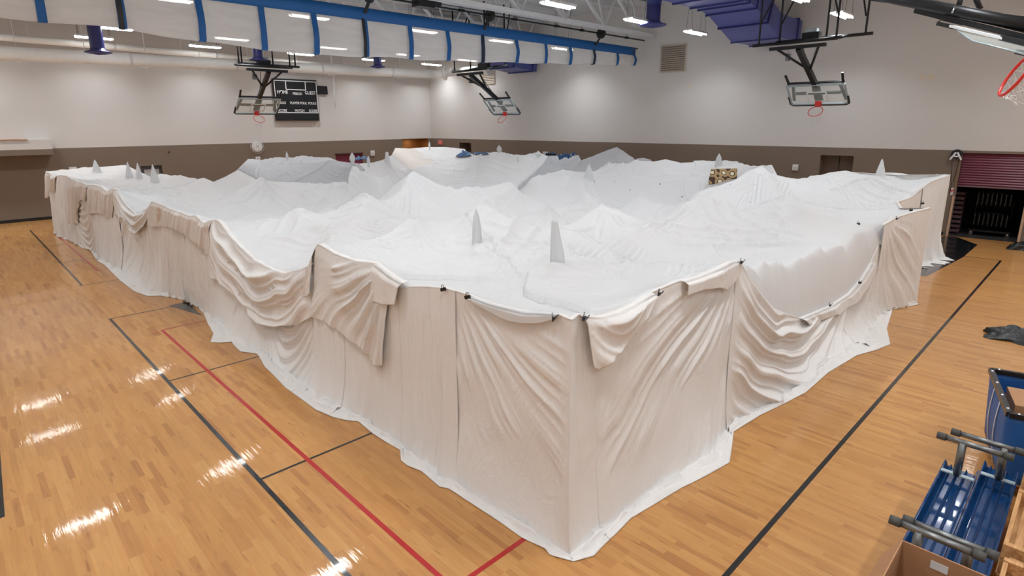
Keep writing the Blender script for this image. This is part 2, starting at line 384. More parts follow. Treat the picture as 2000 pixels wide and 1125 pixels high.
MB().add([(17.2, 2.80, .001), (17.2, 3.6, .001), (24, 3.6, .001), (24, 3.25, .001), (22.9, 2.55, .001), (20.5, 2.55, .001)], [(0, 5, 4, 3, 2, 1)]).build('court_border', BP, floor)

# baseboards (black vinyl)
def base(name, pts):
    mb = MB()
    for p, q in zip(pts, pts[1:]): mb.bar((p[0], p[1], .06), (q[0], q[1], .06), .02, .12)
    tag(mb.build(name, M['blackplastic']), kind='structure')
base('baseboard_left', [(XW, YL-.012), (6.3, YL-.012)]); base('baseboard_left', [(7.3, YL-.012), (15.6, YL-.012)])
base('baseboard_right', [wpt(ru1+.15, 0, .012), wpt(rs0-.03, 0, .012)]); base('baseboard_right', [wpt(rs1+.03, 0, .012), wpt(ds0-.03, 0, .012)])

# bulkhead over the left alcove
tag(MB().box((XW, 29.55, 2.62), (3.32, YL-.005, 3.22)).build('trim_1', M['wall']), kind='structure')
tag(MB().box((XW, 29.5, 3.22), (2.6, YL-.005, 3.245)).build('trim_2', M['tantrim']), kind='structure')

# recessed door in the right wall
def flat(P, a, b, c, d, off): return [P(a, c, off), P(b, c, off), P(b, d, off), P(a, d, off)]
brown = mat('brown_door_paint', srgb(112, 96, 84), .5)
d1 = MB().add(flat(Pw, rs0, rs1, 0, 2.55, -.45), [(0, 1, 2, 3)]).build('door_1', brown); tag(d1, kind='structure')
MB().bar(wpt((rs0+rs1)/2, .02, -.44), wpt((rs0+rs1)/2, 2.5, -.44), .02, .02).build('door_seam', M['shadowgap'], d1)
d2 = MB().add(flat(Pw, ds0, ds1, 0, 2.62, -.6), [(0, 1, 2, 3)]).build('door_2', mat('dark_brown_door', srgb(84, 68, 54), .5)); tag(d2, kind='structure')
for i, (a, b) in enumerate(((15.78, 16.59), (16.61, 17.42))):
    d = MB().box((a, YL+.05, 0), (b, YL+.1, 2.08)).build('door_%d' % (3+i), mat('maroon_door_paint', srgb(112, 40, 62), .45)); tag(d, kind='structure')
    MB().box(((b-.14) if i == 0 else (a+.06), YL-.02, .95), ((b-.06) if i == 0 else (a+.14), YL+.05, 1.07)).build('door_handle', M['chrome'], d)
tag(MB().bar((15.74, YL-.02, 2.12), (17.46, YL-.02, 2.12), .05, .05).build('trim_3', mat('dark_maroon_frame', srgb(70, 24, 38), .5)), kind='structure')
d = MB().box((6.39, YL+.12, 0), (7.18, YL+.2, 1.95)).build('door_5', mat('dark_grey_door', srgb(84, 88, 92), .4)); tag(d, kind='structure')
MB().box((6.5, YL+.10, .9), (7.08, YL+.125, 1.8)).build('glass_pane', M['glassgrey'], d)
MB().bar((6.39, YL+.06, 1.15), (7.18, YL+.06, 1.15), .05, .05).build('push_bar', M['chrome'], d)
# wood-lined alcove in the far corner
mb = MB(); mb.box((20.0, YL+.86, 0), (22.3, YL+.96, 2.9)); mb.box((22.08, YL+.01, 0), (22.16, YL+.9, 2.835)); mb.box((20.1, YL+.01, 0), (20.18, YL+.9, 2.835))
tag(mb.build('wall_alcove', M['wooddoor']), kind='structure')
al = bpy.data.lights.new('alcove_fill', 'AREA'); al.energy = 4; al.size = .4; al.color = (1, .9, .75)  # fill light without a fixture, added to brighten the alcove wood
ao = bpy.data.objects.new('alcove_fill', al); COL.objects.link(ao); ao.location = (21.1, YL+.4, 2.80)

# storage bay behind the roll-up door
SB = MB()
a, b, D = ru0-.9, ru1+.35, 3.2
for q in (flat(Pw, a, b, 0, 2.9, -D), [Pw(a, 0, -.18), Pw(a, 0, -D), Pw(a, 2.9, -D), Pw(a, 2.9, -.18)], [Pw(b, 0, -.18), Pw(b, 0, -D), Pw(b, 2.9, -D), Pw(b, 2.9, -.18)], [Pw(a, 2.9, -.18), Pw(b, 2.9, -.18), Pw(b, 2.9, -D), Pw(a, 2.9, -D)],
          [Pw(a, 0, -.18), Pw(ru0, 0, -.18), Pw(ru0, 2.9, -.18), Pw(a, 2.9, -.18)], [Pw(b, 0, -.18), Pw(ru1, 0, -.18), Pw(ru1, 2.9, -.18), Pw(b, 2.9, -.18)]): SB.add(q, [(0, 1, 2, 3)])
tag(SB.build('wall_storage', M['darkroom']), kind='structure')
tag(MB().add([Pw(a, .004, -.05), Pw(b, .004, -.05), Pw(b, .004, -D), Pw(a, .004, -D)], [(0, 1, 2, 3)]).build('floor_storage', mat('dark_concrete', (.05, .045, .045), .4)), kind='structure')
# roll-up door curtain, slatted
_, zb = ws(1875, 362)
mb = MB(); nsl = 13; zt = 2.76
for i in range(nsl):
    z0 = zb+(zt-zb)*i/nsl; z1 = zb+(zt-zb)*(i+1)/nsl; zm = (z0+z1)/2
    mb.add([Pw(ru0+.01, z0, -.09), Pw(ru1-.01, z0, -.09), Pw(ru1-.01, zm, -.065), Pw(ru0+.01, zm, -.065), Pw(ru1-.01, z1, -.09), Pw(ru0+.01, z1, -.09)], [(0, 1, 2, 3), (3, 2, 4, 5)])
d = mb.build('door_6', M['maroon']); tag(d, kind='structure')
MB().bar(Pw(ru0+.01, zb-.02, -.08), Pw(ru1-.01, zb-.02, -.08), .06, .05).build('bottom_rail', mat('rail_grey', srgb(120, 90, 96), .4), d)
mb = MB()
for s in (ru1+.04, ru0-.04): mb.bar(Pw(s, 0, .01), Pw(s, 1.35, .01), .06, .09)
tag(mb.build('trim_4', M['tantrim']), kind='structure')
mb = MB()
mb.bar(Pw(ru1+.035, 1.35, .01), Pw(ru1+.035, 2.8, .01), .05, .08)
tag(mb.build('trim_5', mat('door_track_brown', srgb(128, 106, 84), .5)), kind='structure')

# ------------------------------------------------------------------ hanging lamps
def make_lamp():
    root = empty('hanging_light', (0, 0, 0), 'x', 'ceiling light')
    mb = MB(); mb.box((-.61, -.17, .02), (.61, .17, .05)); mb.box((-.61, -.02, -.05), (.61, .02, .02))
    mb.add([(-.61, -.17, .02), (.61, -.17, .02), (.61, -.19, -.02), (-.61, -.19, -.02)], [(0, 1, 2, 3)]); mb.add([(-.61, .17, .02), (.61, .17, .02), (.61, .19, -.02), (-.61, .19, -.02)], [(0, 1, 2, 3)])
    mb.build('reflector', M['alu'], root)
    for y in (-.1, .1):
        MB().tube([(-.6, y, -.03), (.6, y, -.03)], .028, 8).build('light_tube', M['tube_light'], root)
    for x in (-.5, .5): MB().tube([(x, -.12, .05), (x, 0, CEIL-LAMP_Z), (x, .12, .05)], .006, 4).build('hanging_wire', M['black'], root)
    ld = bpy.data.lights.new('lamp_light', 'AREA'); ld.shape = 'RECTANGLE'; ld.size = 1.2; ld.size_y = .3; ld.energy = LAMP_W
    ld.color = (.925, .965, 1.); ld.spread = math.radians(126)
    lo = bpy.data.objects.new('lamp_light', ld); COL.objects.link(lo); lo.location = (0, 0, -.065); lo.parent = root
    return root
ROWN = {0: 'row nearest the scoreboard wall', 1: 'second row from the scoreboard wall', 2: 'row just behind the curtain', 3: 'first row before the curtain', 4: 'row by the nearest folded hoop', 5: 'row over the bare right floor', 6: 'added row nearest the camera'}
COLN = ['added unseen side lamp', 'first lamp', 'second lamp', 'third lamp', 'fourth lamp', 'fifth lamp', 'last lamp']
lamp0 = make_lamp(); used = False
for j, y in enumerate(LAMP_ROWS):
    for i, x in enumerate(LAMP_COLS):
        o = lamp0 if not used else copy_tree(lamp0); used = True
        o.location = (x, y, LAMP_Z)
        tag(o, 'hanging tube light, %s from left, %s' % (COLN[i], ROWN[j]), 'ceiling light', 'twin tube lights hung in a grid')
# ------------------------------------------------------------------ the sheet fort
def lpl(px, py):                                   # left wall of the fort: a vertical surface bending slightly outward
    p = onx(px, py, 3.5)
    if p[1] <= 12: return p
    d = ray(px, py); k = -.9/14.                   # x = 3.5 + k (y-12)
    t = (3.5-12*k)/(d[0]-k*d[1]); return CAM+d*t
def rpl(px, py):
    p = ony(px, py, 2.9)
    return p
def resample(P, n):
    P = np.array(P, float); d = np.r_[0, np.cumsum(np.linalg.norm(np.diff(P, axis=0), axis=1))]
    t = np.linspace(0, d[-1], n); return np.stack([np.interp(t, d, P[:, k]) for k in range(P.shape[1])], 1)

LEFT_PX = [(1113,619),(1091,615),(1030,611),(960,594),(915,577),(870,563),(830,560),(800,560),(785,566),(782,552),(760,535),(737,513),(690,507),(655,494),(640,484),(627,477),(621,484),(612,515),(590,526),(560,531),(530,524),(500,507),(470,480),(450,457),(436,436),(425,429),(412,431),(400,436),(385,421),(372,422),(355,415),(335,409),(318,400),(300,394),(295,399),(288,413),(268,419),(250,403),(237,385),(229,370),(223,368),(212,374),(198,364),(185,361),(172,362),(163,357),(155,355),(147,352),(139,350),(130,344),(118,342),(108,345),(100,339),(90,335)]
RIGHT_PX = [(1113,619),(1130,615),(1165,618),(1200,609),(1240,590),(1275,571),(1320,552),(1360,541),(1400,525),(1425,512),(1442,510),(1458,535),(1480,568),(1510,603),(1535,614),(1560,622),(1590,610),(1620,597),(1655,574),(1682,543),(1700,512),(1716,478),(1730,445),(1741,424)]
LE = [lpl(*p) for p in LEFT_PX]; RE = [rpl(*p) for p in RIGHT_PX]; LE[0] = np.array([3.46, 2.86, 2.23]); RE[0] = LE[0].copy()
RE += [np.array([13.8, 2.72, 1.92]), np.array([14.3, 2.5, 2.05]), np.array([14.5, 2.95, 1.95]), np.array([15.6, 3.3, 1.98]), np.array([17.2, 3.4, 1.9]), np.array([18.6, 3.3, 2.2]), np.array([19.2, 3.22, 2.25]), np.array([20.1, 3.15, 2.3])]
BACK = [((90,335),2.17),((150,330),2.2),((185,327),2.25),((245,322),2.3),((268,333),2.2),((295,346),2.0),((315,340),2.05),((340,344),2.0),((352,342),2.05),((368,347),2.0),((385,350),1.95),((398,347),2.0),((417,355),1.9),((440,345),2.0),((462,333),2.1),((484,311),2.3),((510,313),2.28),((540,308),2.3),((570,309),2.28),((590,304),2.35),((620,308),2.3),((645,309),2.25),((660,316),2.15),((700,320),2.1),((730,317),2.15),((748,312),2.2),((765,303),2.3),((772,289),2.5),((800,290),2.48),((835,287),2.5),((870,287),2.5),((908,291),2.4),((912,300),2.2),((930,304),2.2),((950,300),2.2),((976,297),2.25),((1000,302),2.2),((1025,303),2.2),((1050,299),2.25),((1070,305),2.2),((1100,304),2.22),((1130,303),2.3),((1135,313),2.2),((1150,310),2.25),((1172,299),2.5),((1190,292),2.65),((1205,287),2.75),((1222,299),2.5),((1240,312),2.3),((1258,310),2.3),((1275,316),2.2),((1300,311),2.3),((1330,318),2.2),((1350,317),2.2),((1375,315),2.25),((1405,318),2.25),((1440,318),2.25),((1470,325),2.2),((1508,323),2.3),((1518,342),2.1),((1550,350),2.0),((1575,349),2.05),((1583,343),2.1),((1600,343),2.1),((1620,337),2.2),((1652,333),2.25),((1668,337),2.2),((1705,342),2.15),((1745,337),2.25),((1790,345),2.15),((1850,341),2.32)]
BE = [onz(*p, z) for p, z in BACK]
OUT = np.array(LE + BE[1:] + RE[::-1][1:-1])       # closed outline, seen from above
# ridges, poles and sags inside: (pixel, height)
INNER = [((515,355),2.25),((580,409),2.12),((600,425),2.0),((640,455),1.85),((714,398),2.15),((693,433),2.08),((812,450),2.14),((802,354),2.28),((800,372),2.05),((952,427),2.2),((930,474),2.0),((1000,450),2.1),
 ((1088,517),2.0),((1175,398),2.2),((1186,425),1.95),((1362,400),2.1),((1424,399),2.1),((1487,341),2.25),((1567,416),2.1),((1623,353),2.12),((1676,355),2.12),((1499,493),2.12),((1508,474),1.88),((1600,460),2.0),((1150,352),2.2),((1050,345),2.0),((1100,348),1.9),((1200,322),2.1),
 ((560,480),1.75),((530,352),1.75),((600,350),1.8),((680,345),1.8),((690,328),2.1),((800,315),2.1),((757,322),2.15),((1360,368),2.0),((1300,440),1.9),((1400,560-40),1.95),((340,380),1.9),((420,375),1.85),((255,352),2.0),((273,352),2.0),((303,362),2.0),((380,400),1.85),((1717,352),2.1),((1403,327),2.1),((1300,330),2.0),((1250,355),2.05),((830,375),2.0),((950,350),2.05),((900,400),1.95),((1000,400),2.0),((1080,430),2.0),((700,360),2.05),((870,540),1.97),((1000,560),2.0),((1200,540),2.05),((1300,510),1.97),((760,500),2.0),((690,480),1.97),((1075,375),2.08),((1580,380),1.95),((1460,440),1.9),((1640,400),1.95),((1760,372),2.0),((980,330),2.1),((880,330),2.1),((640,385),1.95),((560,430),1.9),((460,400),1.9),((215,345),2.0),((160,340),2.05)]
INP = [onz(*p, z) for p, z in INNER]
RIDGES = [[((1442,511),2.2),((1499,493),2.12),((1600,466),2.02),((1700,435),1.98),((1741,424),1.93)], [((1362,400),2.1),((1395,397),2.11),((1424,399),2.1)], [((712,463),2.0),((760,463),2.05),((812,450),2.14),((838,471),2.0)],
 [((470,312),2.2),((530,313),2.25),((650,316),2.2),((700,328),2.1)], [((580,409),2.12),((600,425),2.03),((640,455),1.9)], [((815,450),2.14),((905,447),1.98),((952,427),2.2),((1010,450),2.1),((1075,452),1.98)], [((690,398+38),2.08),((714,398),2.15),((800,365),2.15)],
 [((1035,338),2.1),((1100,330),2.15),((1160,330),2.1),((1205,318),2.15)], [((1360,368),2.0),((1487,341),2.25),((1530,372),2.0)]]
RIDGES += [[((1442,511),2.2),((1470,535),1.85)],
 [((640,455),1.85),((590,490),1.68),((560,528),1.62)], [((700,475),2.05),((627,478),2.18)], [((470,440),1.85),((425,431),2.06)], [((714,398),2.15),((812,450),2.14)], [((515,356),2.25),((430,400),1.9),((300,396),1.98)], [((802,354),2.28),((900,370),2.05),((1000,352),2.1)], [((1186,425),1.98),((1110,470),1.98),((1088,515),2.0)], [((1362,400),2.1),((1270,440),1.95),((1186,425),1.98)],
 [((1487,341),2.25),((1567,416),2.1),((1741,424),1.93)], [((1623,353),2.12),((1740,372),1.98),((1800,392),1.98)]]
RDG = [resample([onz(*p, z) for p, z in R_], 60) for R_ in RIDGES]
for (rp, rz), hp in ((((1450,508),2.18),(1462,541)),(((1475,500),2.15),(1492,583)),(((1499,493),2.12),(1528,612)),(((1535,483),2.08),(1560,621)),(((1570,474),2.05),(1594,609)),(((1610,463),2.01),(1625,594)),(((1655,449),1.98),(1662,566)),(((1700,436),1.96),(1695,522)),(((1725,429),1.94),(1712,488))):
    _a, _b = onz(*rp, rz), rpl(*hp); _t = np.linspace(0, 1, 40)[:, None]; _L = _a*(1-_t)+_b*_t; _L[:, 2] -= .10*np.sin(math.pi*_t[:, 0]); RDG.append(_L)
X0, Y0, X1, Y1, HH = 2.2, 2.0, 22.68, 29.52, .0256
def solve_roof():
    h = None
    for step in (.64, .32, .16, .08, .0256):
        nx = int(round((X1-X0)/step))+1; ny = int(round((Y1-Y0)/step))+1
        if h is None: h = np.full((nx, ny), 2.05)
        else:
            ox, oy = h.shape; gx = np.linspace(0, ox-1, nx); gy = np.linspace(0, oy-1, ny)
            ix = np.clip(gx.astype(int), 0, ox-2); iy = np.clip(gy.astype(int), 0, oy-2); fx = (gx-ix)[:, None]; fy = (gy-iy)[None]
            h = (h[ix][:, iy]*(1-fx)*(1-fy)+h[ix+1][:, iy]*fx*(1-fy)+h[ix][:, iy+1]*(1-fx)*fy+h[ix+1][:, iy+1]*fx*fy)
        fixed = np.zeros((nx, ny), bool); fv = np.zeros((nx, ny)); cnt = np.zeros((nx, ny))
        pts = [resample(np.vstack([OUT, OUT[:1]]), int(120/step))] + [np.array(INP)] + RDG
        for P in pts:
            i = np.clip(np.round((P[:, 0]-X0)/step).astype(int), 0, nx-1); j = np.clip(np.round((P[:, 1]-Y0)/step).astype(int), 0, ny-1)
            np.add.at(fv, (i, j), P[:, 2]); np.add.at(cnt, (i, j), 1)
        fixed = cnt > 0; val = fv/np.maximum(cnt, 1); h[fixed] = val[fixed]
        q = .095*step*step
        for it in range({.64: 300, .32: 250, .16: 200, .08: 160, .0256: 90}[step]):
            g = np.pad(h, 1, mode='edge'); n = (g[:-2, 1:-1]+g[2:, 1:-1]+g[1:-1, :-2]+g[1:-1, 2:])/4-q
            h = np.where(fixed, val, n)
    return h, fixed
TENT = {0: (.42, 2.3), 1: (.2, 1.4), 4: (.2, 1.3), 6: (.16, 1.2), 7: (.35, 1.6), 9: (.3, 1.1), 13: (.28, 1.3), 15: (.12, 1.6), 16: (.12, 1.6), 17: (.36, 1.9), 18: (.18, 1.4), 19: (.2, 2.), 20: (.2, 2.)}
for _k, (_a, _R) in TENT.items(): INP[_k] = INP[_k]-np.array([0, 0, _a*.75])
for _k, _p in enumerate(INP):
    if _k not in TENT and _p[2] >= 2.04 and _k not in (21, 23): TENT[_k] = (.13, 1.0)
for _k in list(TENT):
    if TENT[_k][0] == .13: INP[_k] = INP[_k]-np.array([0, 0, .1])
HR, FIX = solve_roof(); NX, NY = HR.shape
for _ in range(24):
    _g = np.pad(HR, 1, mode='edge'); HR = .5*HR+.125*(_g[:-2, 1:-1]+_g[2:, 1:-1]+_g[1:-1, :-2]+_g[1:-1, 2:])
gx = X0+np.arange(NX)*HH; gy = Y0+np.arange(NY)*HH; GX, GY = np.meshgrid(gx, gy, indexing='ij')
for _k, (_a, _R) in TENT.items():                  # tent peaks standing on poles
    _r = np.hypot(GX-INP[_k][0], GY-INP[_k][1]); _th = np.arctan2(GY-INP[_k][1], GX-INP[_k][0])
    HR = HR+_a*np.clip(1-_r/(_R*(1+.18*np.cos(4*_th+_k))), 0, 1)**1.5; INP[_k] = INP[_k]+np.array([0, 0, _a])
# wrinkles pulled out from the supports
WR = np.zeros_like(HR); rg = np.random.RandomState(5)
for (x, y, z) in INP + [OUT[i] for i in range(0, len(LE)-1, 2)] + [BE[i] for i in range(2, len(BE), 3)] + RE[::3]:
    dx, dy = GX-x, GY-y; r = np.hypot(dx, dy)+1e-6; th = np.arctan2(dy, dx); N = rg.randint(7, 17); R = rg.uniform(.35, .9); A = rg.uniform(.006, .013)
    f = np.sin(N*th+rg.uniform(0, 6)+.8*np.sin(2*th+rg.uniform(0, 6))+.5*np.sin(r*3)); f = 1-2*np.abs(f)**.7
    WR += A*f*np.minimum(1, r/.25)*np.exp(-r/R)*(.3+.7*(np.sin(2*th+rg.uniform(0, 6)) > -.2))
def hit0(px, py):
    d = ray(px, py); lo = 1.15/-d[2]
    for k in range(700):
        p = CAM+d*lo*(1+k*.0022); i, j = int((p[0]-X0)/HH), int((p[1]-Y0)/HH)
        if 0 <= i < NX and 0 <= j < NY and p[2] <= HR[i, j]: return p
    return onz(px, py, 2.1)
CREASE = [[(702,473),(749,476),(795,461),(814,450)],[(841,468),(799,486),(764,489),(718,475)],[(674,479),(718,507),(780,532),(842,538),(883,537)],[(687,476),(749,504),(811,529),(883,537)],[(948,479),(973,501),(1013,514),(1026,520)],[(967,482),(1004,482),(1044,476),(1075,470)],[(929,559),(960,541),(985,517)],[(699,433),(730,444),(767,447)],[(705,420),(736,430),(758,431)],[(696,428),(726,437),(762,438)],[(901,414),(935,405),(967,392)],[(901,420),(942,416),(979,398)],
 [(593,408),(640,408),(687,398),(715,392)],[(578,398),(603,395),(640,389)],[(500,464),(562,467),(649,470)],[(799,346),(789,380),(774,411)],[(802,349),(799,392),(795,417)],[(799,349),(755,374),(715,386)],[(814,367),(858,375),(892,364)],[(1115,468),(1146,448),(1174,426)],[(1115,510),(1136,498),(1155,486)],[(1195,538),(1227,517),(1251,489)],[(1180,535),(1211,513),(1242,482)],[(1074,526),(1118,523),(1164,535),(1195,537)],[(1314,548),(1354,510)],
 [(1171,395),(1118,392),(1093,383)],[(1189,398),(1217,420),(1258,423)],[(1180,423),(1171,454),(1167,479)],[(1192,423),(1211,445),(1227,450)],[(1242,461),(1289,439),(1304,430),(1348,412)],[(1267,436),(1329,464),(1348,479)],[(1499,492),(1549,520),(1599,554)],[(1558,414),(1533,439),(1505,472)],[(1543,352),(1524,386),(1512,405)],[(1443,402),(1474,424),(1512,439)],[(1707,396),(1742,380),(1779,365)],[(1717,398),(1755,382),(1785,370)],[(1627,352),(1658,380),(1692,408)],[(1673,548),(1711,489),(1735,430)],[(1549,604),(1574,570),(1583,539)],[(1555,606),(1600,570),(1640,530)],[(1484,343),(1477,396)],[(1487,343),(1452,380),(1403,393)],
 [(347,365),(360,383)],[(372,365),(416,383)],[(515,352),(484,383),(438,408)],[(515,352),(508,383),(497,402)],[(518,355),(547,383),(571,402)],[(391,427),(453,424),(528,408)],[(304,393),(360,405),(422,414)],[(114,349),(158,352),(211,357)],[(540,315),(556,337),(584,337)],[(609,318),(590,337)],[(510,316),(500,335),(520,350)],[(650,318),(640,335),(665,345)],[(690,322),(672,340)],[(1060,340),(1120,343),(1180,335),(1203,322)],[(1130,520),(1170,505),(1215,470)],[(760,515),(830,520),(900,505)],[(850,505),(910,500),(960,485)],[(560,500),(600,508),(625,500)],[(1290,350),(1340,362),(1330,368)],[(1250,345),(1290,362),(1325,366)],[(860,350),(930,352),(1000,345)],[(1380,470),(1440,478),(1500,470)],[(700,545),(740,540),(790,550)],[(1000,560),(1080,575),(1180,570)]]
for _n, _c in enumerate(CREASE):
    _P = resample([hit0(*q) for q in _c], 60)
    # bend the broken line into a smooth one
    for _ in range(6): _P[1:-1] = .5*_P[1:-1]+.25*(_P[:-2]+_P[2:])
    _ns = max(60, int(np.linalg.norm(np.diff(_P, axis=0), axis=1).sum()/.018)); _P = resample(_P, _ns); _w = .030+.006*(_n % 4); _A = .055+.010*(_n % 3)
    if _P[:, 1].min() > 9: _w *= 1.7; _A *= 1.5
    a, b = max(0, int((_P[:, 0].min()-.5-X0)/HH)), min(NX, int((_P[:, 0].max()+.5-X0)/HH)); c, d = max(0, int((_P[:, 1].min()-.5-Y0)/HH)), min(NY, int((_P[:, 1].max()+.5-Y0)/HH))
    if b <= a or d <= c: continue
    gxx, gyy = GX[a:b, c:d], GY[a:b, c:d]; best = np.full(gxx.shape, 9.); tt = np.zeros(gxx.shape)
    for i, q in enumerate(_P):
        r = np.hypot(gxx-q[0], gyy-q[1]); m = r < best; best[m] = r[m]; tt[m] = i/(_ns-1)
    env = np.sin(math.pi*np.clip(tt*.92+.04, 0, 1))**.6
    _len = np.linalg.norm(_P[-1]-_P[0])
    for off_, am in (((0, 1.), (.11, .7), (.20, .5)) if _len > 1.2 else ((0, .8), (.09, .5))):
        r = np.abs(best-off_); WR[a:b, c:d] += _A*am*env*(np.exp(-(r/_w)**2)-.6*np.exp(-(r/(2.1*_w))**2))
# long sweeping folds
def sweep(seed, lam, amp, ang):
    u = GX*math.cos(ang)+GY*math.sin(ang)+.55*sn(GX, GY, seed, .16, 2)+.1*sn(GX, GY, seed+9, .5, 1); s = np.abs(np.sin(math.pi*u/lam))
    gate = np.clip(sn(GX, GY, seed+3, .22, 2)*4.5-1.1, 0, 1)
    return amp*((1-s)**2.2)*gate
WR += sweep(11, .5, .05, .5)+sweep(21, .45, .05, 2.2)
_db = np.full(HR.shape, 9.)
for _q in resample(np.vstack([OUT, OUT[:1]]), 260): _db = np.minimum(_db, np.hypot(GX-_q[0], GY-_q[1]))
WR *= np.clip((_db-.15)/.5, .1, 1)
edge = np.minimum(1, 1.0)
def dist_out(P):                                   # nearest outline point
    O = resample(np.vstack([OUT, OUT[:1]]), 3000); best = np.empty(len(P), int)
    for a in range(0, len(P), 2000): best[a:a+2000] = ((P[a:a+2000, None, :2]-O[None, :, :2])**2).sum(-1).argmin(1)
    return O[best]
ZR = HR+WR
def hroof(x, y):
    i, j = (x-X0)/HH, (y-Y0)/HH; a, b = int(np.clip(i, 0, NX-2)), int(np.clip(j, 0, NY-2)); u, v = i-a, j-b
    return ZR[a, b]*(1-u)*(1-v)+ZR[a+1, b]*u*(1-v)+ZR[a, b+1]*(1-u)*v+ZR[a+1, b+1]*u*v
def hit(px, py):                                   # where the sight line meets the roof
    d = ray(px, py); t0 = 1.15/-d[2] if d[2] < 0 else None
    best = None
    for k in range(900):
        t = t0*(1+k*.0012*(1.9)); p = CAM+d*t
        if X0 < p[0] < X1 and Y0 < p[1] < Y1 and p[2] <= hroof(p[0], p[1]): return p
    return onz(px, py, 2.1)
def inside(P, poly):
    x, y = P[..., 0], P[..., 1]; c = np.zeros(x.shape, bool); n = len(poly)
    for i in range(n):
        (xa, ya), (xb, yb) = poly[i][:2], poly[(i+1) % n][:2]
        if ya == yb: continue
        m = ((ya > y) != (yb > y)) & (x < (xb-xa)*(y-ya)/(yb-ya)+xa); c ^= m
    return c
CX, CYY = (GX[:-1, :-1]+GX[1:, 1:])/2, (GY[:-1, :-1]+GY[1:, 1:])/2
MASK = inside(np.stack([CX, CYY], -1), OUT)

# sheets that make the roof: (a pixel near its middle, label, material)
SH = [((940,580),'white bedsheet roof right behind the front corner, clipped with binder clips along its left edge','white'),
 ((1190,560),'white bedsheet roof to the right of the taller near spike, wrinkled in long diagonal folds','white'),
 ((720,505),'white bedsheet roof sloping back from the tall left edge peak over the pointed hanging cloth','white'),
 ((860,480),'white bedsheet roof left of the two near spikes with sweeping curved folds','white'),
 ((1340,520),'smooth white bedsheet roof just behind the clipped corner post on the right wall','white'),
 ((1020,470),'white bedsheet roof between the two near spikes','white'),
 ((560,485),'white bedsheet roof scooped low above the big swag on the left wall','white'),
 ((1580,530),'white bedsheet roof dipping deep over the sagging stretch of the right wall','white'),
 ((1300,430),'white bedsheet roof left of the flat-topped tent panel, with a taped cross seam','white'),
 ((1440,430),'broad smooth white bedsheet roof forming the flat-topped tent panel on the right','white'),
 ((1600,430),'white bedsheet roof with one black clip lying alone near the right wall','white'),
 ((1160,450),'white bedsheet roof gathered under the knotted cinch in the middle','white'),
 ((1000,400),'white bedsheet roof behind the nearer left spike, rippled in fine arcs','white'),
 ((740,440),'white bedsheet roof with three stacked curved creases left of centre','white'),
 ((580,440),'white bedsheet roof with a ridge running down right from its peak near the left wall','white'),
 ((470,430),'white bedsheet roof at the foot of the large pointed tent on the left','white'),
 ((520,385),'large pointed white bedsheet tent rising on the left of the roof','white'),
 ((380,385),'white bedsheet roof behind the tan-stained hanging cloth','white'),
 ((240,380),'white bedsheet roof above the small swag on the far left wall','white'),
 ((330,355),'white bedsheet roof beside the three clustered spikes on the left','white'),
 ((170,343),'white bedsheet roof at the far left corner around the lone spike','white'),
 ((430,360),'white bedsheet roof in the dip below the grey sheets on the left','white'),
 ((560,330),'light grey sheet draped along the back left of the fort under a thin white spike','grey'),
 ((660,335),'crumpled grey sheet left of the first leaf-shaped spike on the back left roof','grey'),
 ((760,340),'white bedsheet roof in front of the blunt folded spike at the back','white'),
 ((640,380),'white bedsheet roof just in front of the crumpled grey sheet','white'),
 ((790,385),'white bedsheet roof hung from the tied funnel left of centre','white'),
 ((860,370),'white pleated bedsheet roof hanging right of the tied funnel','white'),
 ((735,352),'white bedsheet roof between the crumpled grey sheet and the tied funnel','white'),
 ((860,335),'white bedsheet roof directly in front of the pale tan sheet','white'),
 ((800,308),'pale tan sheet laid over the back of the roof','tan'),
 ((850,295),'white bedsheet roof in the far corner before the wooden alcove','white'),
 ((960,320),'white bedsheet roof behind the two left blue print cloths','white'),
 ((950,365),'white bedsheet roof in the middle back between funnel and grey sheet','white'),
 ((1060,400),'white bedsheet roof left of the knotted cinch','white'),
 ((1110,330),'grey sheet stretched tight across the back right of centre','grey'),
 ((1195,305),'grey sheet peak standing above the brown wall at the back','grey'),
 ((1200,360),'white bedsheet roof around the spike in front of the grey sheet','white'),
 ((1290,350),'white bedsheet roof left of the leaf-print cloth','white'),
 ((1400,345),'white bedsheet roof under the leaf-print cloth','white'),
 ((1490,365),'pointed white bedsheet roof right of the leaf-print cloth','white'),
 ((1590,375),'smooth white bedsheet roof before the recessed brown door','white'),
 ((1700,380),'white bedsheet roof in front of the far right spike','white'),
 ((1790,365),'white bedsheet roof at the far right corner','white'),
 ((1640,350),'white bedsheet roof edge below the recessed brown door','white')]
seeds = np.array([hit(*s[0])[:2] for s in SH])
warpx = CX+.35*sn(CX, CYY, 51, .12, 2); warpy = CYY+.35*sn(CX, CYY, 52, .12, 2)
D = np.stack([(np.abs(warpx-sx)**3+np.abs((warpy-sy)*.9)**3) for sx, sy in seeds], -1); LAB = D.argmin(-1)
rank = np.array([(i*5) % 7 for i in range(len(SH))])
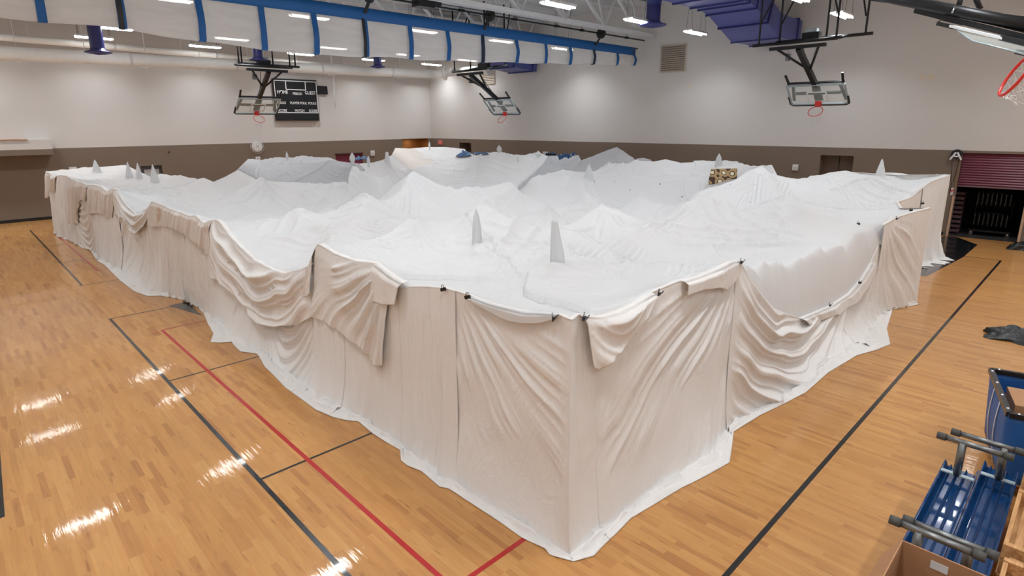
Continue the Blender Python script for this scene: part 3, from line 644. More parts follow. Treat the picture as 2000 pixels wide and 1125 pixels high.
# each sheet hangs a little between its pinned hems
_S = 3; _lc = LAB[::_S, ::_S]; _d = np.full(_lc.shape, 9.); _e = np.zeros(_lc.shape, bool); _e[1:] |= _lc[1:] != _lc[:-1]; _e[:, 1:] |= _lc[:, 1:] != _lc[:, :-1]; _d[_e] = 0
for _ in range(26):
    _p = np.pad(_d, 1, mode='edge'); _st = HH*_S
    _d = np.minimum(_d, np.minimum(np.minimum(_p[:-2, 1:-1], _p[2:, 1:-1]), np.minimum(_p[1:-1, :-2], _p[1:-1, 2:]))+_st)
    _d = np.minimum(_d, np.minimum(np.minimum(_p[:-2, :-2], _p[2:, 2:]), np.minimum(_p[2:, :-2], _p[:-2, 2:]))+_st*1.414)
_d = np.minimum(_d, 2.5); _i = np.clip(np.arange(NX)/_S, 0, _d.shape[0]-1.001); _j = np.clip(np.arange(NY)/_S, 0, _d.shape[1]-1.001); _a = _i.astype(int); _b = _j.astype(int); _fi = (_i-_a)[:, None]; _fj = (_j-_b)[None]
_D = _d[_a][:, _b]*(1-_fi)*(1-_fj)+_d[_a+1][:, _b]*_fi*(1-_fj)+_d[_a][:, _b+1]*(1-_fi)*_fj+_d[_a+1][:, _b+1]*_fi*_fj
ZR = ZR-(.13*(1-np.exp(-_D/.45))-.035)*np.clip(_db/.6, 0, 1)*np.clip(GY*0+1, 0, 1)
SNAP = {}
for k, (_, label, mk) in enumerate(SH):
    m = (LAB == k) & MASK
    if not m.any(): continue
    for it in range(2):                            # hem lapping over lower neighbours
        g = m.copy(); g[1:] |= m[:-1]; g[:-1] |= m[1:]; g[:, 1:] |= m[:, :-1]; g[:, :-1] |= m[:, 1:]
        m = m | (g & MASK & (rank[LAB] < rank[k]))
    I, J = np.nonzero(m); vid = np.full((NX, NY), -1); used_v = np.zeros((NX, NY), bool)
    for a, b in ((0, 0), (1, 0), (1, 1), (0, 1)): used_v[I+a, J+b] = True
    U = np.nonzero(used_v); vid[U] = np.arange(len(U[0]))
    core = np.zeros((NX, NY), bool); ci, cj = np.nonzero((LAB == k) & MASK)
    for a, b in ((0, 0), (1, 0), (1, 1), (0, 1)): core[ci+a, cj+b] = True
    P = np.stack([gx[U[0]], gy[U[1]], ZR[U]+np.where(core[U], .011*rank[k], .003)], -1)
    mk4 = np.pad(MASK, 1); onb = ~(mk4[U[0], U[1]] & mk4[U[0]+1, U[1]] & mk4[U[0], U[1]+1] & mk4[U[0]+1, U[1]+1])
    if onb.any():
        T = dist_out(P[onb]); P[onb, :2] = T[:, :2]; P[onb, 2] = T[:, 2]
    F = np.stack([vid[I, J], vid[I+1, J], vid[I+1, J+1], vid[I, J+1]], -1)
    mb = MB(); mb.add(P, F.tolist(), True)
    o = mb.build('bedsheet', M[mk], loc=(*seeds[k], 0)); tag(o, label, 'sheet', 'bedsheets forming the fort roof')

# hanging cloths: walls and overhangs ------------------------------------------------
def ab(v): return np.sqrt(v*v+.02)-.07
def fold(style, s, z, Lw, H, seed, amp):
    rg = np.random.RandomState(seed); t = 1-z/np.maximum(H, .05)
    if style == 'pleat':
        u = s+.07*sn(s, z*.35, seed, .8, 2); lam = rg.uniform(.16, .26)
        f = ((1-ab(np.sin(math.pi*u/lam)))**1.8+.45*(1-ab(np.sin(math.pi*u/lam*2.37+seed)))**2)*(.35+.9*t)+.6*sn(s*1.4, z*.3, seed+2, .9, 2)
    elif style in ('radl', 'radr'):
        s0 = -.12 if style == 'radl' else Lw+.12; dx = np.abs(s-s0); dz = H*1.04-z
        th = np.arctan2(dz, dx); r = np.hypot(dx, dz); N = 36
        ph = N*th+3.2*sn(s, z, seed, .3, 2); f = ((1-ab(np.sin(ph/2)))**2+.5*(1-ab(np.sin(ph*1.23+2)))**2)*np.clip((r-.3)/.6, 0, 1)*(.35+.65*np.clip(1.5-r/2.2, 0, 1))*np.clip(1.6*sn(s, z, seed+8, .45, 2)+.75, .08, 1)+.5*sn(s, z, seed+4, .5, 2)
    elif style == 'swag':
        c = 2*s/Lw-1; ph = (z-.55*c*c*H)/(.15+.05*math.sin(seed)); ph = ph+.5*sn(s, z, seed, .5, 2)
        f = ((1-ab(np.sin(ph*1.5)))**1.8+.4*(1-ab(np.sin(ph*3.4+1)))**2)*(1-np.abs(c)**3)*1.2+.4*sn(s, z, seed+5, .6, 2)
    else:
        f = .8*sn(s, z*.6, seed, .6, 3)
    return amp*f
def wallsheet(label, top, foot, nrm, style, seed, amp=.035, m='white', off=.0, lip=True, skirt=None, dens=.035, group='bedsheets forming the fort walls', name='bedsheet'):
    top = np.array(top, float); n = max(8, int(np.linalg.norm(np.diff(top, axis=0), axis=1).sum()/dens)); n = min(n, 420)
    T = resample(top, n); B = resample(foot, n); nr = np.array([*nrm, 0.])
    SK = resample(skirt, n) if skirt is not None else None
    Lw = np.linalg.norm(T[-1, :2]-T[0, :2]); s = np.r_[0, np.cumsum(np.linalg.norm(np.diff(T[:, :2], axis=0), axis=1))]
    H0 = T[:, 2]-B[:, 2]; Hm = T[:, 2].max(); rows = []
    if lip: rows += [T-nr*.05+np.array([0, 0, .006]), T-nr*.005+np.array([0, 0, .010]), T+nr*(off*.6+.004)+np.array([0, 0, .004])]
    mv = max(8, int(H0.max()/dens))
    for i in range(mv+1):
        v = i/mv; P = T*(1-v)+B*v
        f = fold(style, s, P[:, 2]-B[:, 2].min()*(SK is None), Lw, Hm-(B[:, 2].min() if SK is None else 0), seed, amp)*min(1, v*5+.1)
        if SK is not None: f = f*np.clip(np.minimum(s-s[0], s[-1]-s)/.2+.08, .08, 1)
        d = f+off*min(1, .6+v*3)
        P = P+nr*d[:, None]
        if SK is not None:
            w = max(0, (v-.45)/.55)**3*.42; P[:, :2] += (SK[:, :2]-B[:, :2])*w; P[:, 2] = np.maximum(P[:, 2], .02+.01*(1+sn(s, s*0+v, seed+6, .9, 2)))
        else: P[:, 2] += .012*sn(s, s*0, seed+7, 1.2, 2)*v
        rows.append(P)
    if SK is not None:
        last = rows[-1]; ns = 9
        for i in range(1, ns+1):
            v = i/ns; P = last*(1-v)+np.c_[SK[:, :2], np.full(n, .006)]*v
            P[:, 2] = .008+np.abs(.09*(1-v)*sn(s*1.2, s*0+v*1.5, seed+11, .9, 3))+.022*abs(math.sin(v*7))*(1-v)
            rows.append(P)
    G = np.stack(rows, 1); c = G.reshape(-1, 3).mean(0)
    o = MB().grid(G, flip=True).build(name, M[m], loc=(c[0], c[1], 0), solid=.004)
    return tag(o, label, 'sheet', group)

SKL = [(1120,1098),(1073,1085),(1065,1073),(1020,1052),(975,1020),(929,990),(876,955),(858,952),(823,921),(795,910),(783,900),(782,880),(760,868),(727,847),(700,824),(676,822),(652,816),(618,802),(595,785),(557,758),(534,733),(517,717),(503,692),(469,687),(458,676),(452,668),(430,670),(411,669),(417,652),(406,633),(398,613),(376,592),(359,587),(315,578),(288,579),(261,569),(234,548),(203,517),(190,510),(176,489),(159,484),(140,472),(112,463),(107,456),(118,447)]
SKR = [(1120,1098),(1160,1087),(1180,1065),(1205,1042),(1233,1013),(1280,985),(1331,954),(1380,930),(1425,904),(1430,870),(1433,844),(1486,811),(1530,790),(1574,767),(1618,728),(1673,695),(1712,684),(1739,673)]
skl = resample([onz(*p) for p in SKL], 900); skr = resample([onz(*p) for p in SKR]+[np.array([12.2, 2.45, 0]), np.array([13.7, 2.70, 0])], 800)
LEa = np.array(LE); REa = np.array(RE)
def cut(P, ax, a, b):                               # part of a polyline between two stations
    Q = resample(P, 2500); m = (Q[:, ax] >= a) & (Q[:, ax] <= b); Q = Q[m]; return Q
def lwall(label, y0, y1, style, seed, **k):
    T = cut(LEa, 1, y0, y1); foot = T.copy(); foot[:, 2] = 0.02
    S = cut(skl, 1, max(2.75, y0-.05), y1+.05); wallsheet(label, T, foot, (-1, -.05), style, seed, skirt=S, **k)
def rwall(label, x0, x1, style, seed, **k):
    T = cut(REa[:24], 0, x0, x1)[::-1]; foot = T.copy(); foot[:, 2] = 0.02
    S = cut(skr, 0, x0-.02, x1+.02)[::-1]; wallsheet(label, T, foot, (0, -1), style, seed, skirt=S, **k)
lwall('white sheet wall left of the front corner with folds fanning down from its top left', 2.8, 4.5, 'radr', 1, amp=.034, m='warm', dens=.017)
lwall('narrow white sheet wall with a clip on top, left of the fanned front corner sheet', 4.4, 5.45, 'pleat', 2, amp=.035, m='warm', off=.015, dens=.017)
lwall('white sheet wall behind the pointed hanging cloth', 5.35, 6.9, 'pleat', 3, amp=.03, m='warm', off=.0)
lwall('white sheet wall strip directly under the tallest peak of the left edge', 6.8, 7.75, 'pleat', 4, amp=.05, m='warm', off=.015)
lwall('white sheet wall draped in curves beneath the big swag', 7.65, 9.7, 'swag', 5, dens=.022, amp=.05, m='warm')
lwall('white sheet wall left of the big swag with its hem bunched by the floor', 9.6, 11.9, 'radl', 6, amp=.06, m='warm', off=.015)
lwall('white sheet wall under the tan-stained cloth, next to the black floor corner', 11.8, 13.6, 'pleat', 7, amp=.06, m='cream')
lwall('white sheet wall under the tan-stained cloth, standing farther left', 13.3, 16.2, 'pleat', 8, amp=.06, m='cream', off=.015)
lwall('white sheet wall with a wide skirt under the small swag', 15.9, 18.3, 'radl', 9, amp=.06, m='warm')
lwall('white sheet wall between the small swag and the short straight overhang', 17.9, 20.7, 'pleat', 10, amp=.06, m='warm', off=.015)
lwall('creased white sheet wall one panel short of the far left corner', 20.2, 23.2, 'swag', 11, amp=.04, m='cream')
lwall('white sheet wall close to the far left corner of the fort', 22.6, 26.0, 'pleat', 12, amp=.07, m='warm', off=.015)
rwall('narrow white sheet strip wrapping the front corner post', 3.40, 3.95, 'plain', 13, amp=.02, m='warm', off=0., dens=.017)
rwall('wide white sheet wall right of the front corner, creased in diagonals from its top right', 3.9, 6.6, 'radl', 14, amp=.036, m='warm', dens=.017)
rwall('white sheet wall hanging in deep swags between two posts on the right side', 6.5, 11.2, 'swag', 15, dens=.02, amp=.10, m='warm', off=.012)
rwall('tall narrow white sheet wall before the free-standing smooth panel on the right', 10.95, 13.55, 'pleat', 16, amp=.05, m='cream', off=.012)
def plainwall(label, pts, nrm, style, seed, skw=.15, **k):
    T = resample(pts, 60)[::-1]; foot = T.copy(); foot[:, 2] = .02; S = foot+np.array([*nrm, 0])*skw
    S = S+np.array([*nrm, 0])*(.5*skw*sn(np.arange(60)*.1, np.zeros(60), seed, .7, 2))[:, None]
    wallsheet(label, T, foot, nrm, style, seed, skirt=S, **k)
plainwall('smooth white sheet panel standing out on the right with a slanting crease', [(12.7, 2.87, 1.86), (13.25, 2.8, 1.95), (13.7, 2.68, 2.0), (14.35, 2.46, 2.06)], (-.25, -.97), 'radr', 17, .06, amp=.03, m='cream', off=.02)
plainwall('white sheet panel edge turned back behind the smooth panel on the right', [(14.35, 2.46, 2.06), (14.6, 3.0, 1.97), (15.6, 3.3, 1.98)], (.5, -.85), 'pleat', 18, .1, amp=.03, m='cream')
plainwall('white sheet wall hidden deep on the right side before the last drape', [(15.5, 3.3, 1.98), (17.2, 3.4, 1.92), (18.3, 3.36, 2.1)], (0, -1), 'pleat', 19, .12, amp=.03, m='cream')
plainwall('white sheet drape at the far right corner spreading onto the black floor border', [(18.2, 3.36, 2.1), (18.6, 3.3, 2.22), (19.2, 3.22, 2.27), (20.1, 3.13, 2.32)], (-.1, -1), 'pleat', 20, .4, amp=.06, m='warm', off=.02)
plainwall('white sheet wall facing the roll-up door at the far right end', [(20.1, 3.13, 2.32), (20.6, 4.5, 2.2), (20.8, 6.2, 2.2)], (1, 0), 'pleat', 21, .12, amp=.03, m='warm')

# cloths lapping over the edge: top and bottom runs taken off the photograph on the wall planes
def overhang(label, top, bot, side, style, seed, m='warm', amp=.04, off=.09, name='bedsheet'):
    f = lpl if side == 'L' else rpl; nr = (-1, 0) if side == 'L' else (0, -1)
    T = [f(*p) for p in top]; B = [f(*p) for p in bot]
    if side == 'R': T = T[::-1]; B = B[::-1]
    return wallsheet(label, T, B, nr, style, seed, amp=amp, m=m, off=off, dens=.018, group='sheet ends lapping over the fort walls', name=name)
overhang('white cloth hanging in a long point from the tallest peak on the left side', [(783,553),(760,535),(737,513),(690,507),(655,494),(640,484),(627,477),(620,486)], [(760,594),(758,711),(740,709),(730,690),(706,673),(676,650),(642,626),(618,618)], 'L', 'radl', 31, amp=.06, off=.07)
overhang('small folded sheet flap at the top right of the long pointed cloth', [(793,553),(770,540),(740,516)], [(785,590),(760,592),(737,582)], 'L', 'plain', 32, amp=.03, off=.11)
overhang('big swag of white sheet looping low between two peaks of the left wall', [(613,517),(590,527),(560,532),(530,524),(500,507),(470,480),(450,457),(436,436),(425,429),(414,433)], [(618,616),(588,633),(551,634),(517,627),(500,610),(483,594),(465,575),(446,556),(430,546),(415,540)], 'L', 'swag', 33, amp=.09, off=.06)
overhang('narrow sheet strip tucked between the big swag and the long pointed cloth', [(622,486),(617,500),(612,515)], [(620,570),(613,575),(604,577)], 'L', 'pleat', 34, amp=.03, off=.09)
overhang('tan-stained sheet end hanging ragged left of the big swag', [(418,431),(400,436),(385,421),(372,422),(355,415),(335,409),(318,400),(300,394),(297,396)], [(417,500),(400,482),(388,472),(375,464),(360,452),(347,445),(330,443),(312,442),(298,440)], 'L', 'pleat', 35, m='stained', amp=.05, off=.06)
overhang('small swag of white sheet dipping between two left wall peaks', [(297,398),(288,413),(268,419),(250,403),(237,385),(228,370)], [(296,420),(290,440),(277,456),(262,448),(243,425),(228,418)], 'L', 'swag', 36, amp=.07, off=.06)
overhang('straight sheet overhang with a ragged hem far along the left wall', [(229,371),(223,368),(212,374),(198,364),(185,361),(176,362)], [(226,424),(218,427),(210,418),(198,415),(188,416),(179,418)], 'L', 'pleat', 37, m='cream', amp=.04, off=.07)
overhang('narrow bunched sheet end with three pointed tops on the far left wall', [(176,362),(172,362),(163,357),(155,355),(147,352),(140,350)], [(172,394),(166,390),(160,392),(157,436),(148,437),(142,434)], 'L', 'pleat', 38, m='cream', amp=.06, off=.07)
overhang('sheet end drooping over the far left corner post', [(112,345),(108,345),(100,339),(92,336)], [(111,374),(105,372),(101,383),(98,386)], 'L', 'pleat', 39, m='cream', amp=.06, off=.07)
overhang('triangular sheet flap folded over right beside the front corner', [(1131,617),(1165,619),(1200,610),(1240,591),(1272,573)], [(1146,712),(1156,716),(1180,697),(1210,668),(1262,594)], 'R', 'swag', 40, amp=.05, off=.09)
overhang('rumpled sheet hem under the clipped corner post on the right wall', [(1330,550),(1360,541),(1400,525),(1425,512),(1440,510)], [(1328,575),(1360,562),(1395,561),(1412,566),(1436,533)], 'R', 'plain', 41, amp=.05, off=.08)
overhang('twisted sheet edge along the rising right end of the deep swag', [(1560,622),(1590,610),(1620,597),(1655,574),(1682,543),(1700,512)], [(1568,632),(1598,622),(1630,610),(1664,588),(1690,555),(1704,520)], 'R', 'plain', 42, amp=.04, off=.09)
overhang('loose folded sheet corner hanging beside the smooth right panel', [(1716,478),(1730,445),(1741,424),(1752,422)], [(1722,486),(1735,470),(1744,466),(1752,440)], 'R', 'plain', 43, amp=.05, off=.07)
overhang('rolled white hem drooping between two clips left of the front corner', [(1091,615),(1060,612),(1030,611),(995,603),(960,594),(935,585),(918,579)], [(1085,622),(1060,629),(1030,629),(1000,622),(965,608),(940,595),(920,584)], 'L', 'plain', 44, m='white', amp=.03, off=.06)
# ------------------------------------------------------------------ fort details
TENTED = []
# corner post showing at the front corner and posts inside the peaks
def post(x, y, h, label):
    tag(MB().tube([(x, y, 0), (x, y, h)], .022, 12).build('frame_post', M['signwhite'], loc=(x, y, 0)), label, 'post', 'posts holding up the fort')
post(3.56, 2.95, 2.17, 'white frame post inside the front corner of the fort')
post(6.52, 2.98, 2.1, 'white frame post under the clipped corner on the right wall')
post(3.60, 7.35, 2.08, 'white frame post under the tallest peak of the left wall')
post(3.62, 11.4, 1.95, 'white frame post at the left end of the big swag')
post(13.25, 2.98, 1.85, 'white frame post beside the smooth panel on the right wall')

# cloth-wrapped boards that stick up through the roof
def spike(px, pby, pty, wpx, label, shape='leaf', z=None, lean=0., m='white', at=None):
    p = hit(px, pby) if at is None else np.array(at, float)
    if p[0] > 21.3 or p[1] > 27.6 or (px < 600 and p[1] > 26.3): p = CAM+(p-CAM)*min(21.2/max(p[0], 1), (25.6 if px < 600 else 27.3)/p[1])
    while not inside(np.array([[p[:2]+(p[:2]/np.hypot(*p[:2]))*.25]]), OUT)[0, 0] and p[0] > 4 and p[1] > 8: p = CAM+(p-CAM)*.99
    p[2] = min(p[2], hroof(p[0], p[1])) if hroof(p[0], p[1]) > 1.5 else p[2]
    d = float((p-CAM)@FW); H = (pby-pty)/F_PX*d*1.02; w = wpx/F_PX*d
    prof = {'leaf': [(0, .62), (.12, .5), (.3, .62), (.52, 1.), (.72, .85), (.88, .45), (1, .05)],
            'cone': [(0, 1.25), (.08, 1.), (.3, .86), (.55, .62), (.8, .34), (.95, .16), (1, .04)],
            'board': [(0, 1.25), (.06, 1.0), (.3, .92), (.6, .70), (.85, .52), (.96, .46), (1, .42)],
            'diamond': [(0, .5), (.2, .3), (.4, .4), (.62, 1.), (.8, .6), (1, .05)],
            'blade': [(0, 1.1), (.1, .9), (.5, .8), (.8, .5), (1, .06)]}[shape]
    prof = np.array(prof); n = 26; rows = []
    vs = np.linspace(0, 1, 22); ws_ = np.interp(vs, prof[:, 0], prof[:, 1]); seed = int(px)
    for v, r in zip(vs, ws_):
        th = np.linspace(0, 2*math.pi, n, endpoint=False)
        fl = 1+.16*np.sin(5*th+px)*(1-v*.4)+.06*np.sin(11*th+px*2); zz = H*v
        a = r*w/2*fl*np.cos(th)+((r-1.1)*w/2 if shape == 'board' and px == 1091 else 0); b = (.28*r*w/2+.012)*fl*np.sin(th)
        side = RT*1.; dirb = np.array([-RT[1], RT[0], 0])
        P = p[None]+side[None]*(a+lean*H*v)[:, None]+dirb[None]*b[:, None]; P[:, 2] = p[2]-.05+zz+.0*a; rows.append(P)
    rows.append(np.repeat(rows[-1].mean(0)[None], n, 0)+np.array([0, 0, .02]))
    mb = MB(); G = np.stack(rows, 0); G = np.concatenate([G, G[:, :1]], 1); mb.grid(G, flip=False)
    o = mb.build('wrapped_spike', M[m], loc=p); tag(o, label, 'cloth spike', 'cloth wrapped boards standing out of the roof'); return p
SPK = [(1091,515,424,27,'nearest cloth-wrapped spike, a tall square-topped board on the front roof','board'),
 (931,474,402,20,'second nearest cloth-wrapped spike, slim and pointed, left of the square-topped one','blade'),
 (1150,352,319,19,'white cloth spike in front of the tight grey sheet','cone'),
 (1718,347,309,20,'white cloth spike before the recessed door side of the right wall','cone'),
 (1403,322,294,15,'white cloth spike standing just above the leaf-print cloth','blade'),
 (188,331,305,17,'lone white cloth spike near the far left corner','cone'),
 (254,350,315,15,'leftmost of the three clustered white cloth spikes','cone'),
 (273,350,317,14,'middle one of the three clustered white cloth spikes','cone'),
 (303,358,320,17,'rightmost of the three clustered white cloth spikes, beside the dark grey door','cone'),
 (561,309,288,5,'thin white cloth spike rising from the light grey sheet','leaf'),
 (689,319,293,11,'leaf-shaped white cloth spike in front of the maroon doors','leaf'),
 (720,318,293,6,'narrow white cloth spike right of the maroon doors','leaf'),
 (757,322,296,12,'blunt white cloth spike before the pale tan sheet','board'),
 (839,288,270,4,'needle-thin white cloth spike in front of the wood alcove','leaf'),
 (975,298,280,10,'leaf-shaped white cloth spike left of the thin one along the back edge','leaf'),
 (1012,298,281,4,'thin white cloth spike between the leaf and diamond shaped ones','leaf'),
 (1051,299,282,13,'diamond-shaped white cloth spike by the right blue print cloths','diamond')]
for px, b, t, w, lab, shp in SPK: spike(px, b, t, w, lab, shp)

# binder clips
def clip_proto():
    root = empty('binder_clip', (0, 0, 0), 'x', 'binder clip')
    mb = MB(); mb.add([(-.028, -.016, 0), (.028, -.016, 0), (.028, .016, 0), (-.028, .016, 0), (-.028, -.004, -.034), (.028, -.004, -.034), (.028, .004, -.034), (-.028, .004, -.034)], [(0,1,2,3),(0,4,5,1),(3,2,6,7),(0,3,7,4),(1,5,6,2)])
    mb.build('clip_body', M['blackplastic'], root)
    for s in (-1, 1):
        MB().tube([(-.012, s*.016, 0), (-.009, s*.022, .024), (0, s*.024, .030), (.009, s*.022, .024), (.012, s*.016, 0)], .0022, 6).build('clip_handle', M['black'], root)
    return root
CL = [((870,563),'black binder clip on the left roof edge above the narrow sheet wall'),((918,578),'larger black binder clip on the left roof edge nearer the front corner'),((1086,620),'black binder clip just left of the front corner'),((1129,619),'black binder clip just right of the front corner'),((1275,572),'black binder clip holding the triangular flap on the right wall'),((1436,511),'black binder clip on the corner post of the right wall'),
 ((1676,439),'black binder clip lying alone on the smooth right roof'),((1802,396),'black binder clip at the tip of the smooth right panel'),((1779,409),'black binder clip midway along the top of the smooth right panel'),((1752,426),'black binder clip where the folded corner meets the smooth right panel'),((1727,467),'black binder clip below the loose folded sheet corner'),((1670,551),'black binder clip on the rising end of the deep swag'),((1611,595),'black binder clip low on the deep swag'),
 ((1466,398),'black binder clip right of the flat-topped tent panel'),((1427,364),'black binder clip under the leaf-print cloth'),((1434,353),'black binder clip at the lower right corner of the leaf-print cloth'),((1347,381),'black binder clip nearest the left side of the leaf-print cloth seam'),((1332,386),'small black binder clip left of the flat-topped tent panel'),((1289,361),'black binder clip on the roof well left of the leaf-print cloth'),((1230,373),'tiny black binder clip on the roof right of the grey sheet spike'),((1201,357),'tiny black binder clip behind the grey sheet spike'),((1160,356),'black binder clip at the foot of the spike before the grey sheet')]
cp = clip_proto(); uu = False
for (px, py), lab in CL:
    o = cp if not uu else copy_tree(cp); uu = True
    if py > 400 and (px < 1300 and px != 1275 or px in (1275, 1436, 1670, 1611, 1727)):
        p = (lpl(px, py) if px < 1113 else rpl(px, py)) + (np.array([-.05, -.02, .02]) if px < 1113 else np.array([0, -.08, .02]))
    elif px in (1802, 1779, 1752): p = onz(px, py, 2.04)
    else: p = hit(px, py)+np.array([0, 0, .03])
    o.location = tuple(map(float, p)); o.rotation_euler = (.3, .2, math.radians((px*37) % 180)); s = 1.05; o.scale = (s, s, s); tag(o, lab, 'binder clip', 'black binder clips pinching the sheets')

# small cloths thrown on the roof
def patch(corners, label, m, seed, lift=.12, amp=.05, nx=26, ny=16, cat='cloth'):
    C4 = [hit(*c) for c in corners]; C4 = [CAM+(c-CAM)*min(1, 20.6/c[0], 26.5/c[1])+np.array([0, 0, lift]) for c in C4]           # bl, br, tr, tl
    G = np.zeros((nx, ny, 3))
    for i in range(nx):
        for j in range(ny):
            u, v = i/(nx-1), j/(ny-1); P = (C4[0]*(1-u)+C4[1]*u)*(1-v)+(C4[3]*(1-u)+C4[2]*u)*v
            P = P+np.array([0, 0, amp*float(sn(np.array(u*3), np.array(v*2), seed, .7, 2))]); P[2] = max(P[2], hroof(P[0], P[1])+lift*.5); G[i, j] = P
    c = G.reshape(-1, 3).mean(0); o = MB().grid(G).build('patterned_cloth', M[m], loc=c, solid=.01); return tag(o, label, cat)
# leaf-print cloth hangs nearly upright
a = hit(1381, 361); w_ = RT*0+np.array(RT); d_ = float((a-CAM)@FW); k = d_/F_PX
G = np.zeros((20, 12, 3))
cs = [(1382,361),(1439,349),(1440,329),(1389,330)]
for i in range(20):
    for j in range(12):
        u, v = i/19, j/11; q = np.array(cs, float); px, py = (q[0]*(1-u)+q[1]*u)*(1-v)+(q[3]*(1-u)+q[2]*u)*v
        G[i, j] = dep(px, py+1.2*math.sin(u*6.3)*(1-v), d_-.5-.15*(1-v)+.05*math.sin(9*u+3*v))
c = G.reshape(-1, 3).mean(0)
tag(MB().grid(G).build('patterned_cloth', M['ikat'], loc=c, solid=.015), 'brown and cream leaf-print cloth draped on the right part of the roof', 'cloth')
patch([(890,311),(921,309),(919,301),(902,299)], 'left blue print cloth at the back edge of the roof', 'plaid', 3)
patch([(924,310),(945,307),(956,304),(926,301)], 'slim blue print cloth just right of the first one at the back edge', 'plaid', 4)
patch([(1066,308),(1086,307),(1088,305),(1066,304)], 'small blue print cloth scrap below the diamond-shaped spike', 'plaid', 5)
patch([(1092,316),(1122,310),(1124,305),(1088,306)], 'right blue print cloth bunched above the tight grey sheet', 'plaid', 6)
patch([(690,318),(720,317),(716,311),(700,311)], 'blue print cloth in front of the maroon doors', 'plaid', 7)

# ------------------------------------------------------------------ rolled divider curtain
YC = 15.77; TOPZ = 7.0
cur = empty('divider_curtain', (12, YC, TOPZ), 'rolled-up white mesh divider curtain with blue vinyl bands across the gym', 'curtain')
BX = [-1.2, .6, 2.02, 3.45, 4.99, 6.47, 7.95, 9.46, 10.96, 12.48, 14.03, 15.58, 17.12, 18.62, 20.13, 21.7, 23.02]
BLACKX = {3.45, 9.46, 14.03, 20.13}
def czb(x): return float(np.interp(x, [-2, 3.4, 5, 7.8, 9.5, 12.5, 15.4, 19, 23.1], [5.86, 5.83, 5.70, 5.60, 5.68, 5.75, 5.88, 6.05, 6.25]))+.02*math.sin(x*2.6)
def cprof(x, k=0.):                                 # hanging fold: down the front, round, up the back
    zb = czb(x); zt = TOPZ-.3; bulge = .045+.03*math.sin(x*1.7)+.02*math.sin(x*4.1); P = []
    for v in np.linspace(0, 1, 12): P.append((x, YC-.03-k-bulge*math.sin(math.pi*min(1, v*1.05)/1.35)**2, zt-(zt-zb-.1)*v))
    yb = P[-1][1]; R_ = (YC+.08-yb)/2
    for t in np.linspace(0, math.pi, 9)[1:]: P.append((x, yb+R_-R_*math.cos(t), zb+.1-.1*math.sin(t)-k))
    for v in np.linspace(0, 1, 6)[1:]: P.append((x, YC+.08+k-.05*v, zb+.1+(zt-zb-.1)*v))
    return P
for a, b in zip(BX, BX[1:]):
    xs = np.linspace(a, b, 14); G = np.array([cprof(x) for x in xs])
    MB().grid(G).build('mesh_panel', M['vinyl'], cur, solid=0).location = (-12, -YC, -TOPZ)
for x in BX[1:]:
    xs = np.linspace(x-.09, x+.07, 4); G = np.array([cprof(q+.05*math.sin(3*x), .012) for q in xs])
    o = MB().grid(G).build('blue_strap', M['blue'], cur); o.location = (-12, -YC, -TOPZ)
    if x in BLACKX:
        G = np.array([cprof(q, .03) for q in np.linspace(x-.12, x-.02, 3)]); o = MB().grid(G).build('lifting_belt', M['blackplastic'], cur); o.location = (-12, -YC, -TOPZ)
mb = MB(); xs = np.linspace(-1.2, 23.05, 60)
G = np.array([[(x, YC-.045, TOPZ-.34), (x, YC-.05, TOPZ-.1), (x, YC-.02, TOPZ), (x, YC+.04, TOPZ), (x, YC+.05, TOPZ-.3)] for x in xs])
mb.grid(G).build('top_band', M['blue'], cur, solid=.01).location = (-12, -YC, -TOPZ)
MB().tube([(-1.2, YC, TOPZ-.03), (23.3, YC, TOPZ-.03)], .025, 8).build('batten_pipe', M['black'], cur).location = (-12, -YC, -TOPZ)
# drive line above the curtain
drv = empty('curtain_drive', (12, YC-.35, 7.28), 'long black drive shaft with belt drums above the divider curtain', 'winch')
DZ = 7.28; DY = YC-.35
MB().tube([(-1.2, DY, DZ), (23.25, DY, DZ)], .03, 8).build('drive_shaft', M['black'], drv).location = (-12, -DY, -DZ)
for x in sorted(BLACKX):
    mb = MB(); mb.tube([(x-.07, DY, DZ), (x-.05, DY, DZ), (x+.05, DY, DZ), (x+.07, DY, DZ)], [.19, .2, .2, .19], 20); mb.bar((x, DY, DZ-.1), (x, YC-.06, TOPZ-.15), .1, .02)
    mb.build('belt_drum', M['black'], drv).location = (-12, -DY, -DZ)
for x in (1, 5.5, 8, 11.4, 12.8, 15.2, 17.4, 18.9, 21.9):
    mb = MB(); mb.bar((x-.1, DY, DZ+.28), (x+.1, DY, DZ+.28), .1, .03); mb.tube([(x-.05, DY, DZ+.28), (x-.05, DY, DZ)], .008, 5); mb.tube([(x+.05, DY, DZ+.28), (x+.05, DY, DZ)], .008, 5); mb.bar((x-.1, DY, DZ), (x+.1, DY, DZ), .1, .08)
    mb.build('shaft_hanger', M['black'], drv).location = (-12, -DY, -DZ)
mb = MB(); mb.box((11.0, DY-.2, DZ-.1), (11.6, DY+.16, DZ+.22)); mb.tube([(11.6, DY-.05, DZ+.1), (11.9, DY-.05, DZ+.1)], .11, 14); mb.tube([(11.2, DY-.1, DZ+.2), (11.2, DY-.1, DZ+.34)], .08, 12)
mb.build('drive_motor', M['black'], drv).location = (-12, -DY, -DZ)

